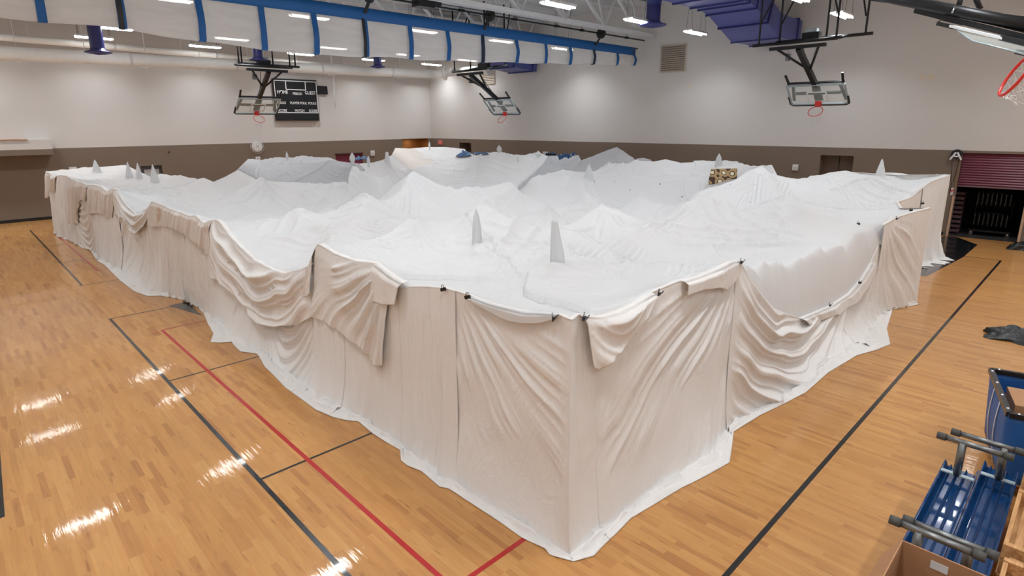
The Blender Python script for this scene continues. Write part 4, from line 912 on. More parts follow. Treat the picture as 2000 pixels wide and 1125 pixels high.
# ------------------------------------------------------------------ roof steel
def joist(y, x0, x1, label, zb=7.42, zt=8.62):
    j = empty('roof_truss', (x0, y, zb), label, 'truss', 'white open-web roof trusses'); L_ = (-x0, -y, -zb)
    for s in (-.09, .09):
        MB().bar((x0, y+s, zb), (x1, y+s, zb), .11, .13).build('bottom_chord', M['beamwhite'], j).location = L_
    for s in (-.09, .09): MB().bar((x0, y+s, zt), (x1, y+s, zt), .11, .13).build('top_chord', M['beamwhite'], j).location = L_
    x = x1-1.1; k = 0
    while x > x0+1.6:
        MB().bar((x, y, zb), (x-1.5, y, zt), .1, .1, up=(0, 1, 0)).build('truss_web', M['beamwhite'], j).location = L_
        MB().bar((x, y, zb), (x+.7, y, zt), .06, .06, up=(0, 1, 0)).build('truss_web', M['beamwhite'], j).location = L_
        MB().bar((x, y, zb), (x-.5, y, zt), .05, .05, up=(0, 1, 0)).build('truss_web', M['beamwhite'], j).location = L_
        x -= 2.35
joist(15.0, -1.8, 23.2, 'white roof truss just in front of the divider curtain, ending at the right wall')
joist(21.3, -1.8, 22.75, 'white roof truss glimpsed above the divider curtain')
joist(27.0, -1.8, 22.4, 'white roof truss farthest away, over the big white pipe')
for y in (15.9, 18.6, 20.2, 22.6, 24.8, 26.4):
    o = MB().bar((-1.8, y, 8.58), (22.4, y, 8.58), .09, .14).build('roof_purlin', M['beamwhite'], loc=(-1.8, y, 8.58)); tag(o, 'slim white steel purlin under the roof deck behind the curtain', 'beam', 'white steel purlins under the deck')
for i, (a, b) in enumerate([((5.0, 17.6), (9.6, 17.9)), ((9.9, 17.4), (12.4, 17.8))]):
    tag(MB().box((a[0], a[1], 8.40), (b[0], b[1], 8.50)).build('insulation_strip', M['yellow'], loc=(a[0], a[1], 8.4)), ['long yellow insulation strip under the deck left of the drive motor', 'short yellow insulation strip under the deck right of the drive motor'][i], 'insulation')

# ------------------------------------------------------------------ pipes along the scoreboard wall
def pipe(y, z, r, x1, label, name, hs, rise=.25):
    root = empty(name, (0, y, z), label, 'pipe'); L_ = (0, -y, -z)
    zz = lambda x: z+rise*x/20
    xs = np.linspace(-1.85, x1, 30); MB().tube([(x, y, zz(x)) for x in xs], r, 20).build('pipe_run', M['pipewhite'], root).location = L_
    for x in np.arange(2.0, x1, 3.9): MB().tube([(x-.04, y, zz(x)), (x+.04, y, zz(x))], r+.015, 20).build('pipe_band', M['signwhite'], root).location = L_
    x = .6
    while x < x1:
        MB().tube([(x, y, zz(x)+r), (x, y, CEIL)], .014, 6).build('hanger_rod', M['signwhite'], root).location = L_
        if r > .15: MB().bar((x-.02, y-.34, zz(x)-r-.05), (x+.02, y+.3, zz(x)-r-.02), .06, .03).build('hanger_bracket', M['signwhite'], root).location = L_
        x += hs
    return root
P1 = pipe(27.0, 6.12, .23, 20.2, 'thick white duct pipe running in front of the scoreboard wall', 'duct_pipe', 1.95)
pe = lambda n, pts, r, m='pipewhite': MB().tube(pts, r, 20).build(n, M[m], P1)
for nme, pts, r in (('pipe_elbow', [(20.2, 27, 6.37), (20.6, 27, 6.38), (20.9, 26.95, 6.42), (21.15, 26.7, 6.5), (21.2, 26.3, 6.52)], .23), ('pipe_flange', [(21.0, 27.0, 6.44), (21.08, 26.9, 6.46)], .36), ('pipe_run', [(21.2, 26.3, 6.52), (21.55, 23.9, 6.5)], .2), ('pipe_end', [(21.52, 24.0, 6.5), (21.56, 23.8, 6.5)], .28)):
    pe(nme, pts, r).location = (0, -27, -6.12)
pipe(29.3, 6.95, .13, 21.8, 'thinner white pipe running higher, close to the scoreboard wall', 'wall_pipe', 2.6, -.35)
pipe(24.2, 7.55, .07, 21.8, 'slim white sprinkler pipe under the roof trusses', 'sprinkler_pipe', 3.9, 0)

# round purple drop vents
def dropvent(p, s, label, el=False):
    root = empty('drop_vent', p, label, 'air vent', 'round purple drop vents')
    mb = MB(); mb.lathe([(.26*s, .16*s), (.26*s, .75*s)], (0, 0, 0)); 
    mb.build('neck', M['purpled'], root)
    mb = MB(); mb.lathe([(.26*s, .17*s), (.30*s, .10*s), (.42*s, .05*s), (.50*s, .03*s), (.50*s, 0), (.40*s, -.03*s), (.36*s, .0)], (0, 0, 0)); mb.build('bell_ring', M['purpled'], root)
    mb = MB(); mb.lathe([(.34*s, -.01*s), (.30*s, -.05*s), (.24*s, -.02*s)], (0, 0, 0)); mb.build('inner_ring', M['purpled'], root)
    mb = MB(); mb.lathe([(.21*s, -.02*s), (.16*s, -.07*s), (0.001, -.09*s)], (0, 0, 0)); mb.build('center_cone', M['purpled'], root)
    if not el:
        MB().lathe([(.26*s, .75*s), (.26*s, 8.7-p[2])], (0, 0, 0)).build('riser', M['purpled'], root)
    return root
for (px, py, ref, lab) in ((192, 103, 25.0, 'round purple drop vent on the left, hanging in front of the thick white pipe'), (505, 118, 26.0, 'round purple drop vent beside the left folded hoop'), (738, 131, 26.2, 'round purple drop vent right of the scoreboard')):
    p = ony(px, py, ref); d_ = float((p-CAM)@FW); w = {192: 47, 505: 36, 738: 30}[px]; dropvent(p, w/F_PX*d_, lab)
vp = ony(1275, 50, 11.6); vs_ = 52/F_PX*float((vp-CAM)@FW)
v = dropvent(vp, vs_, 'largest round purple drop vent, at the end of the purple elbow', True)
pts = [(0, 0, .7*vs_)]+[(.55*vs_*(1-math.cos(t))+0, 0, .7*vs_+.55*vs_*math.sin(t)) for t in np.linspace(0, math.pi/2, 9)[1:]]+[(1.3*vs_, 0, 1.25*vs_)]
MB().tube(pts, .27*vs_, 24, cap=False).build('elbow', M['purple'], v)
VE = vp+np.array([1.3*vs_, 0, 1.25*vs_])

# square purple duct
def sweep_rect(path, w, h, m, parent, name):
    path = [np.array(p, float) for p in path]; vs = []; n = len(path)
    for i, p in enumerate(path):
        d = path[min(i+1, n-1)]-path[max(i-1, 0)]; d /= np.linalg.norm(d); a = np.array([0, 1., 0]); b = np.cross(d, a); b /= np.linalg.norm(b)
        if b[2] < 0: b = -b
        vs += [p-a*w/2-b*h/2, p+a*w/2-b*h/2, p+a*w/2+b*h/2, p-a*w/2+b*h/2]
    fs = [(4*i+k, 4*i+(k+1) % 4, 4*i+4+(k+1) % 4, 4*i+4+k) for i in range(n-1) for k in range(4)]+[(3, 2, 1, 0), tuple(4*(n-1)+k for k in range(4))]
    return MB().add(vs, fs).build(name, m, parent)
def rect_duct(label, y0, path, w, h, flanges):
    o0 = np.array(path[0]); root = empty('air_duct', o0, label, 'air duct')
    sweep_rect([np.array(p)-o0 for p in path], w, h, M['purple'], root, 'duct_body')
    P = np.array(path); d = np.r_[0, np.cumsum(np.linalg.norm(np.diff(P, axis=0), axis=1))]
    for t in flanges:
        c = np.array([np.interp(t, d, P[:, k]) for k in range(3)])-o0; c2 = np.array([np.interp(t+.05, d, P[:, k]) for k in range(3)])-o0
        sweep_rect([c, c2], w+.1, h+.1, M['purpled'], root, 'duct_flange')
    return root
yd = 9.7
rd = rect_duct('large square purple duct stepping down to the right wall behind the folded hoop', yd, [(23.55, yd, 7.0), (21.6, yd, 7.0), (19.9, yd, 7.65), (19.2, yd, 7.8), (14.2, yd, 7.8)], 1.7, .75, [.35, 1.9, 2.9, 3.95, 4.6, 5.1, 6.2])
rect_duct('square purple duct coming out of the right wall behind the curtain end', 22.5, [(22.72, 22.3, 6.55), (20.6, 22.3, 6.75), (19.6, 22.3, 7.5), (16, 22.3, 7.9)], 1.7, .5, [.3, 1.6])
# branch from trunk to elbow
o0 = np.array(rd.location)
MB().tube([VE-o0, VE+np.array([.9, -.2, .05])-o0, np.array([vp[0]+2.6, yd+.9, 7.75])-o0], .27*vs_, 24).build('round_branch', M['purple'], rd)
MB().bar(vp+np.array([.12, .0, .5])-o0*0-o0, vp+np.array([.12, -.0, 1.9])-o0, .02, .02).build('hanger_rod', M['signwhite'], rd)

# ------------------------------------------------------------------ folded basketball hoops
def hoop(B0, f, label, topz=CEIL, ext=1.0):
    """B0 bottom middle of the board, f the way it faces."""
    f = np.array([*f, 0.]); u = np.array([0, 0, 1.]); w = np.cross(u, f)
    B0 = np.array(B0, float); root = empty('basketball_hoop', B0, label, 'basketball hoop', 'folded ceiling basketball hoops')
    A = math.radians(44); t = math.cos(A)*f+math.sin(A)*u; n = math.sin(A)*f-math.cos(A)*u     # board up, board face
    Q = lambda a, b, c: w*a+t*b+n*c
    R_ = lambda a, b, c: w*a+f*b+u*c
    HB = .86; WB = .915
    MB().add([Q(-WB, 0, 0), Q(WB, 0, 0), Q(WB, HB, 0), Q(-WB, HB, 0), Q(-WB, 0, -.015), Q(WB, 0, -.015), Q(WB, HB, -.015), Q(-WB, HB, -.015)], [(0,1,2,3),(7,6,5,4),(0,4,5,1),(1,5,6,2),(2,6,7,3),(3,7,4,0)]).build('backboard_glass', M['glass'], root)
    mb = MB()
    for p, q in ((Q(-WB, 0, 0), Q(WB, 0, 0)), (Q(-WB, HB, 0), Q(WB, HB, 0)), (Q(-WB, 0, 0), Q(-WB, HB, 0)), (Q(WB, 0, 0), Q(WB, HB, 0))): mb.bar(p, q, .045, .05, n)
    mb.build('backboard_frame', M['bframe'], root)
    mb = MB(); s = .02
    for p, q in ((Q(-.3, .15, s), Q(.3, .15, s)), (Q(-.3, .56, s), Q(.3, .56, s)), (Q(-.3, .15, s), Q(-.3, .56, s)), (Q(.3, .15, s), Q(.3, .56, s))): mb.bar(p, q, .05, .006, n)
    mb.build('target_square', M['signwhite'], root)
    mb = MB(); mb.tube([Q(-WB-.03, .36, .0), Q(-WB-.03, .02, .0), Q(-WB+.06, -.04, 0), Q(WB-.06, -.04, 0), Q(WB+.03, .02, 0), Q(WB+.03, .36, 0)], .038, 8); mb.build('edge_padding', M['padding'], root)
    MB().bar(Q(-.72, .42, -.09), Q(.72, .42, -.09), .09, .06, n).build('cross_bar', M['black'], root)
    MB().bar(Q(-.84, .1, -.09), Q(-.74, .8, -.09), .09, .05, n).build('side_bar', M['black'], root)
    MB().bar(Q(.84, .1, -.09), Q(.74, .8, -.09), .09, .05, n).build('side_bar', M['black'], root)
    MB().bar(Q(-.9, HB+.06, -.06), Q(.9, HB+.06, -.06), .05, .06, n).build('top_bar', M['black'], root)
    mb = MB(); mb.bar(Q(0, .1, -.05), Q(0, .8, -.05), .26, .04, n); mb.build('mount_plate', M['padding'], root)
    for sx in (-1, 1): MB().bar(Q(sx*.85, HB+.02, -.06), Q(sx*(.85+.0), HB+.02, -.06)+R_(sx*.04, .30, .28), .07, .05).build('height_arm', M['black'], root)
    MB().add([Q(-.1, 0, .03), Q(.1, 0, .03), Q(.1, .16, .03), Q(-.1, .16, .03), Q(-.08, 0, .15), Q(.08, 0, .15), Q(.08, .06, .15), Q(-.08, .06, .15)], [(0,1,2,3),(4,5,6,7),(0,4,5,1),(1,5,6,2),(2,6,7,3),(3,7,4,0)]).build('rim_bracket', M['rim'], root)
    rc = Q(0, .03, .15+.229)
    ring = [rc+.229*(math.cos(a)*w+math.sin(a)*n) for a in np.linspace(0, 2*math.pi, 36, endpoint=False)]
    MB().tube(ring, .012, 8, closed=True).build('rim', M['rim'], root)
    mb = MB(); dn = -t*.35+(-u)*.65; dn /= np.linalg.norm(dn)
    lv = [[rc+dn*h+(r*(math.cos(a)*w+math.sin(a)*n)) for a in np.linspace(0, 2*math.pi, 12, endpoint=False)] for h, r in ((0, .225), (.1, .2), (.2, .165), (.3, .14), (.4, .13))]
    for i in range(4):
        for k in range(12): mb.tube([lv[i][k], lv[i+1][(k+(1 if i % 2 else 0)) % 12]], .004, 4, cap=False); mb.tube([lv[i][k], lv[i+1][(k+(0 if i % 2 else -1)) % 12]], .004, 4, cap=False)
    mb.build('net', M['net'], root)
    top = R_(-.1, 2.1, 1.66); bot = Q(0, .55, -.12)
    MB().bar(top, bot, .15, .15).build('mast', M['black'], root)
    MB().tube([R_(.5, 2.1, 1.7), bot*.55+top*.45], .04, 8).build('mast_brace', M['black'], root)
    MB().tube([R_(-.8, 2.1, 1.7), bot*.5+top*.5], .04, 8).build('mast_brace', M['black'], root)
    MB().tube([bot+(top-bot)*.18+w*.02, R_(-.2, 1.5, 1.75)], .018, 6).build('pull_cable', M['steel'], root)
    MB().bar(R_(-1.0, 2.1, 1.70), R_(.7, 2.1, 1.70), .12, .10).build('pivot_bar', M['black'], root)
    MB().tube([R_(-1.6*ext, 2.05, 1.86), R_(1.0*ext, 2.05, 1.86)], .048, 10).build('frame_tube', M['black'], root)
    MB().tube([R_(-1.1*ext, 1.4, 1.98), R_(1.75*ext, 1.4, 1.98)], .048, 10).build('frame_tube', M['black'], root)
    for a in (-1.25, 1.3): MB().tube([R_(a*.8*ext, 2.07, 1.86), R_(a*ext*.82, 1.38, 1.98)], .035, 8).build('frame_link', M['black'], root)
    MB().tube([R_(-.9, 2.05, 1.86), R_(-.2, 1.4, 1.98)], .03, 8).build('frame_link', M['black'], root); MB().tube([R_(.9, 2.05, 1.86), R_(.2, 1.4, 1.98)], .03, 8).build('frame_link', M['black'], root)
    MB().box((-.26, -.12, -.1), (.26, .12, .1)).build('winch_box', M['black'], root).location = tuple(R_(0, 1.4, 2.08)); root.children[-1].rotation_euler = (0, 0, math.atan2(w[1], w[0]))
    MB().box((-.17, -.1, -.05), (.17, .1, .05)).build('winch_lid', M['bframe'], root).location = tuple(R_(0, 1.4, 2.24)); root.children[-1].rotation_euler = (0, 0, math.atan2(w[1], w[0]))
    zt = topz-B0[2]
    for a, b, h in ((-1.4, 2.05, 1.86), (.95, 2.05, 1.86), (-1.0, 1.4, 1.98), (1.55, 1.4, 1.98), (.45, 1.4, 1.98)):
        MB().tube([R_(a*ext, b, h), R_(a*ext, b+(.05), zt)], .032, 8).build('hanger_pipe', M['black'], root)
    for a, b, c, d in ((-1.4, 2.05, -.8, 1.5), (.95, 2.05, .2, 1.5), (-1.0, 1.4, -.6, .4), (1.5, 1.4, .8, .4)):
        MB().tube([R_(a*ext, b, 2.5), R_(c*ext, d, zt)], .026, 8).build('hanger_brace', M['black'], root)
    MB().box((-.09, -.05, -.11), (.09, .05, .11)).build('pulley', M['steel'], root).location = tuple(R_(-.55, 1.7, 1.45))
    return root
hoop(onx(1600, 203, 22.1), (-1, 0), 'folded black basketball hoop nearest the roll-up door, in front of the square purple duct')
hoop(dep(989, 222, 27.5), (-1, 0), 'folded basketball hoop near the far corner, below the end of the curtain', ext=.9)
hoop(dep(500, 221, 26.2), (0, -1), 'folded basketball hoop overlapping the scoreboard', ext=.9)

# the near hoop, folded up at the top right: seen edge-on
nh = empty('basketball_hoop', dep(1930, 80, 7.5), 'closest basketball hoop, its black folded frame cut by the top right corner of the photo', 'basketball hoop', 'folded ceiling basketball hoops')
N0 = np.array(nh.location); ND = lambda x, y, d: dep(x, y, d)-N0
MB().tube([ND(1700, -12, 9.0), ND(2020, 52, 7.0)], .075, 12).build('mast', M['black'], nh)
MB().bar(ND(1700, -2, 9.05), ND(2030, 40, 6.95), .05, .05).build('mast_rail', M['black'], nh)
MB().bar(ND(1789, 21, 8.4), ND(2040, 82, 6.85), .07, .06).build('frame_bar', M['black'], nh)
MB().tube([ND(1796, 11, 8.45), ND(1888, 31, 7.8)], .015, 8).build('thin_rod', M['steel'], nh)
MB().tube([ND(1790, 22, 8.4), ND(1796, 11, 8.45)], .012, 6).build('thin_rod', M['black'], nh)
MB().bar(ND(1888, 32, 7.8), ND(2040, 68, 6.9), .09, .05).build('frame_bar', M['black'], nh)
MB().bar(ND(1832, 46, 8.0), ND(1862, 53, 7.85), .08, .05).build('padding_end', M['padding'], nh)
MB().tube([ND(1833, 44, 8.0), ND(1838, 38, 8.0), ND(1880, 48, 7.8)], .012, 6).build('thin_rod', M['black'], nh)
MB().bar(ND(1858, 51, 7.85), ND(1965, 76, 7.2), .075, .03).build('backboard_frame', M['beamwhite'], nh)
MB().bar(ND(1960, 74, 7.25), ND(2040, 93, 6.8), .12, .06).build('edge_padding', M['padding'], nh)
MB().add([ND(1864, 56, 7.85), ND(2040, 98, 6.8), ND(2040, 116, 6.5), ND(1899, 80, 7.3)], [(0, 1, 2, 3)]).build('backboard_glass', M['glass'], nh, solid=.012)
MB().tube([ND(1864, 56, 7.84), ND(1899, 80, 7.3), ND(2040, 116, 6.5)], .010, 6).build('glass_edge', M['bframe'], nh)
MB().bar(ND(1986, 101, 6.9), ND(2040, 113, 6.6), .05, .05).build('padding_end', M['padding'], nh)
for a, b in (((1872, 12), (1880, -12)), ((1915, 18), (1902, -12))): MB().tube([ND(*a, 7.9), ND(*b, 7.9)], .035, 8).build('hanger_pipe', M['black'], nh)
for a, b in (((1866, 10), (1860, 24)), ((1920, 20), (1913, 33))): MB().tube([ND(*a, 7.8), ND(*b, 7.75)], .012, 6).build('strap_bolt', M['chrome'], nh)
MB().tube([ND(1880, -12, 7.9)*1., ND(1880, -12, 7.9)+np.array([0, 0, 2.3])], .035, 8).build('hanger_pipe', M['black'], nh)
MB().tube([ND(1902, -12, 7.9)*1., ND(1902, -12, 7.9)+np.array([0, 0, 2.3])], .035, 8).build('hanger_pipe', M['black'], nh)
c0 = ND(1986, 146, 6.3); ax = (RT*.52+UP*.85); ax /= np.linalg.norm(ax); bx = RT*.22-UP*.1+FW*.95; bx = bx-ax*(bx@ax); bx /= np.linalg.norm(bx)
MB().tube([c0+.24*(math.cos(a)*ax+math.sin(a)*bx) for a in np.linspace(0, 2*math.pi, 40, endpoint=False)], .016, 8, closed=True).build('rim', M['rim'], nh)
mb = MB(); dn = np.array([0, 0, -1.])*.8+RT*.45; dn = dn/np.linalg.norm(dn)
lv = [[c0+dn*h+r*(math.cos(a)*ax+math.sin(a)*bx)*np.array([1, 1, k]) for a in np.linspace(0, 2*math.pi, 14, endpoint=False)] for h, r, k in ((0, .24, 1), (.08, .22, .9), (.16, .19, .7), (.24, .17, .5), (.32, .16, .4))]
for i in range(4):
    for k in range(14): mb.tube([lv[i][k], lv[i+1][(k+(i % 2)) % 14]], .005, 5, cap=False); mb.tube([lv[i][k], lv[i+1][(k+(i % 2)-1) % 14]], .005, 5, cap=False)
mb.build('net', M['net'], nh)
# ------------------------------------------------------------------ things on the walls
def textmesh(s, size, m, parent, mat4, name='lettering', sx=1.):
    cu = bpy.data.curves.new('t', 'FONT'); cu.body = s; cu.size = size; cu.align_x = 'CENTER'; cu.align_y = 'CENTER'; cu.extrude = .004; cu.offset = size*.012
    t = bpy.data.objects.new('t', cu); COL.objects.link(t); dg = bpy.context.evaluated_depsgraph_get(); me = bpy.data.meshes.new_from_object(t.evaluated_get(dg))
    bpy.data.objects.remove(t); me.name = name; me.materials.clear(); me.materials.append(m)
    o = bpy.data.objects.new(name, me); COL.objects.link(o); o.parent = parent; o.matrix_local = mat4@Matrix.Diagonal((sx, 1, 1, 1)); return o
sb = empty('scoreboard', (13.75, YL-.02, 4.9), 'black wall scoreboard with white HOME and GUEST lettering', 'scoreboard')
MB().box((-1.16, -.14, -.98), (1.16, 0, 1.08)).build('cabinet', M['boardblack'], sb, bevel=.01)
mb = MB()
for p, q in (((-1.1, .98), (-1.1, -.58)), ((1.12, .98), (1.12, -.58)), ((-1.1, -.58), (1.12, -.58)), ((-1.1, .98), (1.12, .98))): mb.bar((p[0], -.15, p[1]), (q[0], -.15, q[1]), .035, .02, (0, 1, 0))
mb.build('white_border', M['lettering'], sb)
mb = MB()
for p, q in (((-.52, .98), (-.52, .56)), ((.52, .98), (.52, .56)), ((-.52, .56), (.52, .56))): mb.bar((p[0], -.15, p[1]), (q[0], -.15, q[1]), .04, .02, (0, 1, 0))
mb.build('clock_window_border', M['lettering'], sb)
MB().box((-.5, -.145, .58), (.5, -.14, .97)).build('clock_window', M['blackplastic'], sb)
MB().box((-1.14, -.17, -.98), (1.14, -.14, -.64)).build('lower_panel', M['boardblack'], sb, bevel=.01)
def tm(x, z): return Matrix.Translation((x, -.15, z))@Matrix.Rotation(math.pi/2, 4, 'X')
for s, x, z, h in (('HOME', -.72, .42, .20), ('GUEST', .76, .42, .20), ('PERIOD', .06, .36, .15), ('FOULS', -.82, -.10, .15), ('PLAYER FOUL', .08, -.10, .15), ('FOULS', .82, -.10, .15), ('SCORE', -.80, -.48, .15), ('MATCH', .1, -.48, .15), ('SCORE', .84, -.48, .15)):
    textmesh(s, h*1.15, M['lettering'], sb, tm(x, z), sx=.86)
sh = empty('shot_clock', (15.22, YL-.01, 5.5), 'small black display box fixed right of the scoreboard', 'display box')
MB().box((-.24, -.12, -.22), (.3, 0, .2)).build('case', M['boardblack'], sh, bevel=.01); MB().box((-.18, -.128, -.14), (.24, -.12, .12)).build('display_window', M['blackplastic'], sh)
pc = ony(633, 120, YL-.1); tag(MB().tube([ony(648, 112, 27.0)*np.array([1, 1, 0])+np.array([0, 0, CEIL-.02]), ony(650, 140, 27.0), ony(653, 175, 27.0), ony(655, 212, 27.0)], .022, 8).build('hanging_cable', M['signwhite']), 'white cable hanging down in front of the wall right of the scoreboard', 'cable')

# caged clock
c = ony(502, 287, YL); ck = empty('wall_clock', (c[0], YL-.005, c[2]), 'round white wall clock behind a wire cage', 'clock')
def rotY(mb): return [(x, -z, y) for x, y, z in mb.v]
mb = MB(); mb.lathe([(.001, .06), (.24, .06), (.26, .04), (.26, 0)], (0, 0, 0)); mb.v = rotY(mb); mb.build('clock_case', M['signwhite'], ck)
mb = MB(); mb.lathe([(.001, .065), (.21, .065)], (0, 0, 0)); mb.v = rotY(mb); mb.build('clock_face', M['lettering'], ck)
mb = MB()
for k in range(12):
    a = k*math.pi/6; mb.bar((.17*math.sin(a), -.07, .17*math.cos(a)), (.2*math.sin(a), -.07, .2*math.cos(a)), .015, .004, (0, 1, 0))
mb.build('hour_marks', M['blackplastic'], ck)
MB().bar((0, -.075, 0), (.06, -.075, .09), .018, .004, (0, 1, 0)).build('hour_hand', M['blackplastic'], ck); MB().bar((0, -.078, 0), (-.05, -.078, .15), .012, .004, (0, 1, 0)).build('minute_hand', M['blackplastic'], ck)
mb = MB()
for r, y in ((.33, .02), (.3, .1), (.2, .14), (.1, .15)): mb.tube([(r*math.cos(a), -y, r*math.sin(a)) for a in np.linspace(0, 2*math.pi, 28, endpoint=False)], .008, 5, closed=True)
for k in range(8):
    a = k*math.pi/4; mb.tube([(r*math.cos(a), -y, r*math.sin(a)) for r, y in ((.33, .0), (.3, .1), (.2, .14), (.0, .155))], .007, 5)
mb.build('wire_cage', M['signwhite'], ck)

def wallbox(P0, nrm, w, h, t, label, cat, m, face=None, name='wall_box'):
    ang = math.atan2(nrm[1], nrm[0])+math.pi/2
    r = empty(name, P0, label, cat, rz=ang); MB().box((-w/2, -t, -h/2), (w/2, 0, h/2)).build('case', M[m], r, bevel=.008)
    if face: MB().box((-w*.32, -t-.006, -h*.3), (w*.32, -t, h*.12)).build('face_plate', M[face], r)
    return r
nl = (0, -1); nw = tuple(WN)
wallbox(ony(727, 299, YL), nl, .24, .30, .08, 'small white box on the brown wall right of the maroon doors', 'wall box', 'signwhite', 'glassgrey', 'thermostat')
wallbox(ony(503, 309, YL), nl, .22, .16, .08, 'small white box on the brown wall just below the clock', 'wall box', 'signwhite', 'glassgrey', 'wall_speaker')
wallbox(ony(142, 331, YL-.01), nl, .26, .2, .08, 'small white box on the brown wall near the left alcove', 'wall box', 'signwhite', 'glassgrey', 'wall_speaker')
wallbox(onw(861, 278), nw, .34, .26, .08, 'small pinkish red sign box on the right wall near the far corner', 'sign', 'signpink', None, 'exit_sign')
wallbox(onw(1066, 302), nw, .28, .30, .08, 'small white box on the right wall below the far hoop', 'wall box', 'signwhite', 'glassgrey', 'thermostat')
wallbox(onw(1554, 327), nw, .20, .23, .08, 'white thermostat box on the brown wall left of the recessed door', 'wall box', 'signwhite', 'glassgrey', 'thermostat')
fs = wallbox(onw(1861, 374), nw, .16, .24, .02, 'white sign with a red mark beside the roll-up door', 'sign', 'signwhite', None, 'safety_sign')
MB().bar((-.05, -.024, .02), (.05, -.024, .08), .03, .004, (0, 1, 0)).build('red_mark', M['signred'], fs); MB().bar((-.02, -.024, -.02), (-.05, -.024, .05), .03, .004, (0, 1, 0)).build('red_mark', M['signred'], fs)
sp_ = ony(330, 297, YL); tag(MB().tube([sp_, sp_+np.array([0, -.04, 0])], .03, 10).build('wall_sensor', M['blackplastic']), 'small dark knob on the brown part of the left wall', 'wall fitting')

def louver(s0, s1, z0, z1, n, label):
    p = wpt((s0+s1)/2, z0, .005); ang = math.atan2(WD[1], WD[0])
    r = empty('wall_vent', p, label, 'wall vent', rz=ang); w = s1-s0; h = z1-z0
    MB().box((-w/2, -.0, 0), (w/2, .01, h)).build('dark_opening', M['shadowgap'], r)
    mb = MB()
    for a, b in (((-w/2, 0), (w/2, 0)), ((-w/2, h), (w/2, h)), ((-w/2, 0), (-w/2, h)), ((w/2, 0), (w/2, h))): mb.bar((a[0], .03, a[1]), (b[0], .03, b[1]), .04, .05, (0, 1, 0))
    mb.build('vent_frame', M['louver'], r)
    for k in range(n):
        z = h*(k+.55)/n; mb = MB(); q = h/n
        mb.add([(-w/2, .065, z-q*.36), (w/2, .065, z-q*.36), (w/2, .012, z+q*.40), (-w/2, .012, z+q*.40)], [(0, 1, 2, 3)]); mb.build('vent_slat', M['louver'], r, solid=.012)
sA, zA = ws(1338, 140); sB, zB = ws(1293, 90)
louver(sA, sB, zA+.02, zB, 13, 'beige louvred vent high on the right wall, in full view')
sA, zA = ws(967, 163); sB, zB = ws(940, 124)
louver(sA, sB, zA, zB, 13, 'beige louvred vent partly hidden behind the far hoop')
for px, py in ((1346, 167), (1802, 151), (1819, 151)):
    p = onw(px, py); r = tag(MB().box((-.09, -.0, -.09), (.09, .004, .09)).build('tape_mark', M['faintmark'], loc=(0, 0, 0)), {1346: 'faint tan tape mark on the right wall below the louvred vent', 1802: 'left one of two faint tan marks high on the right wall', 1819: 'right one of two faint tan marks high on the right wall'}[px], 'wall mark')
    r.location = tuple(p+np.array([*WN, 0])*.004); r.rotation_euler = (0, 0, math.atan2(WD[1], WD[0]))

# hoist by the roll-up door
p = onw(1869, 302, .05); ang = math.atan2(WD[1], WD[0])+math.pi
hr = empty('chain_hoist', p, 'black and silver pulley hoist with hanging chain left of the roll-up door', 'hoist', rz=ang)
mb = MB(); mb.tube([(0, -.02, .02), (0, -.12, .02)], .15, 20); mb.build('pulley_wheel', M['black'], hr)
mb = MB(); mb.bar((-.02, -.14, .08), (-.15, -.14, -.16), .05, .03, (0, 1, 0)); mb.bar((.02, -.14, .08), (.15, -.14, -.16), .05, .03, (0, 1, 0)); mb.bar((-.09, -.14, -.05), (.09, -.14, -.05), .04, .03, (0, 1, 0)); mb.build('bracket', M['chrome'], hr)
for sx in (-.1, .1): MB().tube([(sx, -.07, -.1), (sx*.3, -.07, -.9)], .008, 5).build('chain', M['black'], hr)
MB().tube([(0, -.07, -.9), (0, -.07, -1.3)], .012, 5).build('chain', M['black'], hr)

# chair cart in the storage bay
def chair_cart(off, s, label):
    p = wpt(s, 0, -off); r = empty('chair_cart', p, label, 'chair cart', rz=math.atan2(WD[1], WD[0]))
    MB().bar((-.55, 0, .16), (.55, 0, .16), .5, .05).build('base_frame', M['black'], r)
    for x in (-.48, .48):
        MB().tube([(x, -.0, .16), (x, 0, 1.55)], .02, 8).build('upright', M['black'], r)
        for y in (-.2, .2):
            w_ = MB().tube([(x, y-.015, .06), (x, y+.015, .06)], .06, 14).build('caster', M['rubber'], r); MB().bar((x, y, .07), (x, y, .15), .05, .03).build('caster_fork', M['chrome'], w_)
    for z in (.75, 1.45): MB().tube([(-.55, 0, z), (.55, 0, z)], .018, 8).build('hanging_rail', M['black'], r)
    for row in (.30, .98):
        for k in range(8):
            x = -.42+k*.12
            MB().tube([(x, .12, row+.42), (x+.02, .16, row+.3), (x, .14, row+.15), (x-.03, .1, row)], .014, 6).build('folded_chair', M['darksteel'], r)
            MB().bar((x+.03, .1, row+.05), (x+.03, .1, row+.45), .03, .3, (0, 1, 0)).build('chair_seat', M['blackplastic'], r)
    return r
chair_cart(.95, ru0+.75, 'black rolling cart hung with folded chairs inside the storage bay')
sm = empty('stacked_mats', wpt(ru1-.1, 0, -.9), 'pinkish stack of folded mats just inside the left edge of the bay', 'mats', rz=math.atan2(WD[1], WD[0]))
for k in range(9): MB().box((-.12, -.4, .05+k*.16), (.16+.03*math.sin(k*2), .4, .16+k*.16)).build('mat_fold', mat('mauve_mat', srgb(84, 58, 66), .6), sm, bevel=.03)

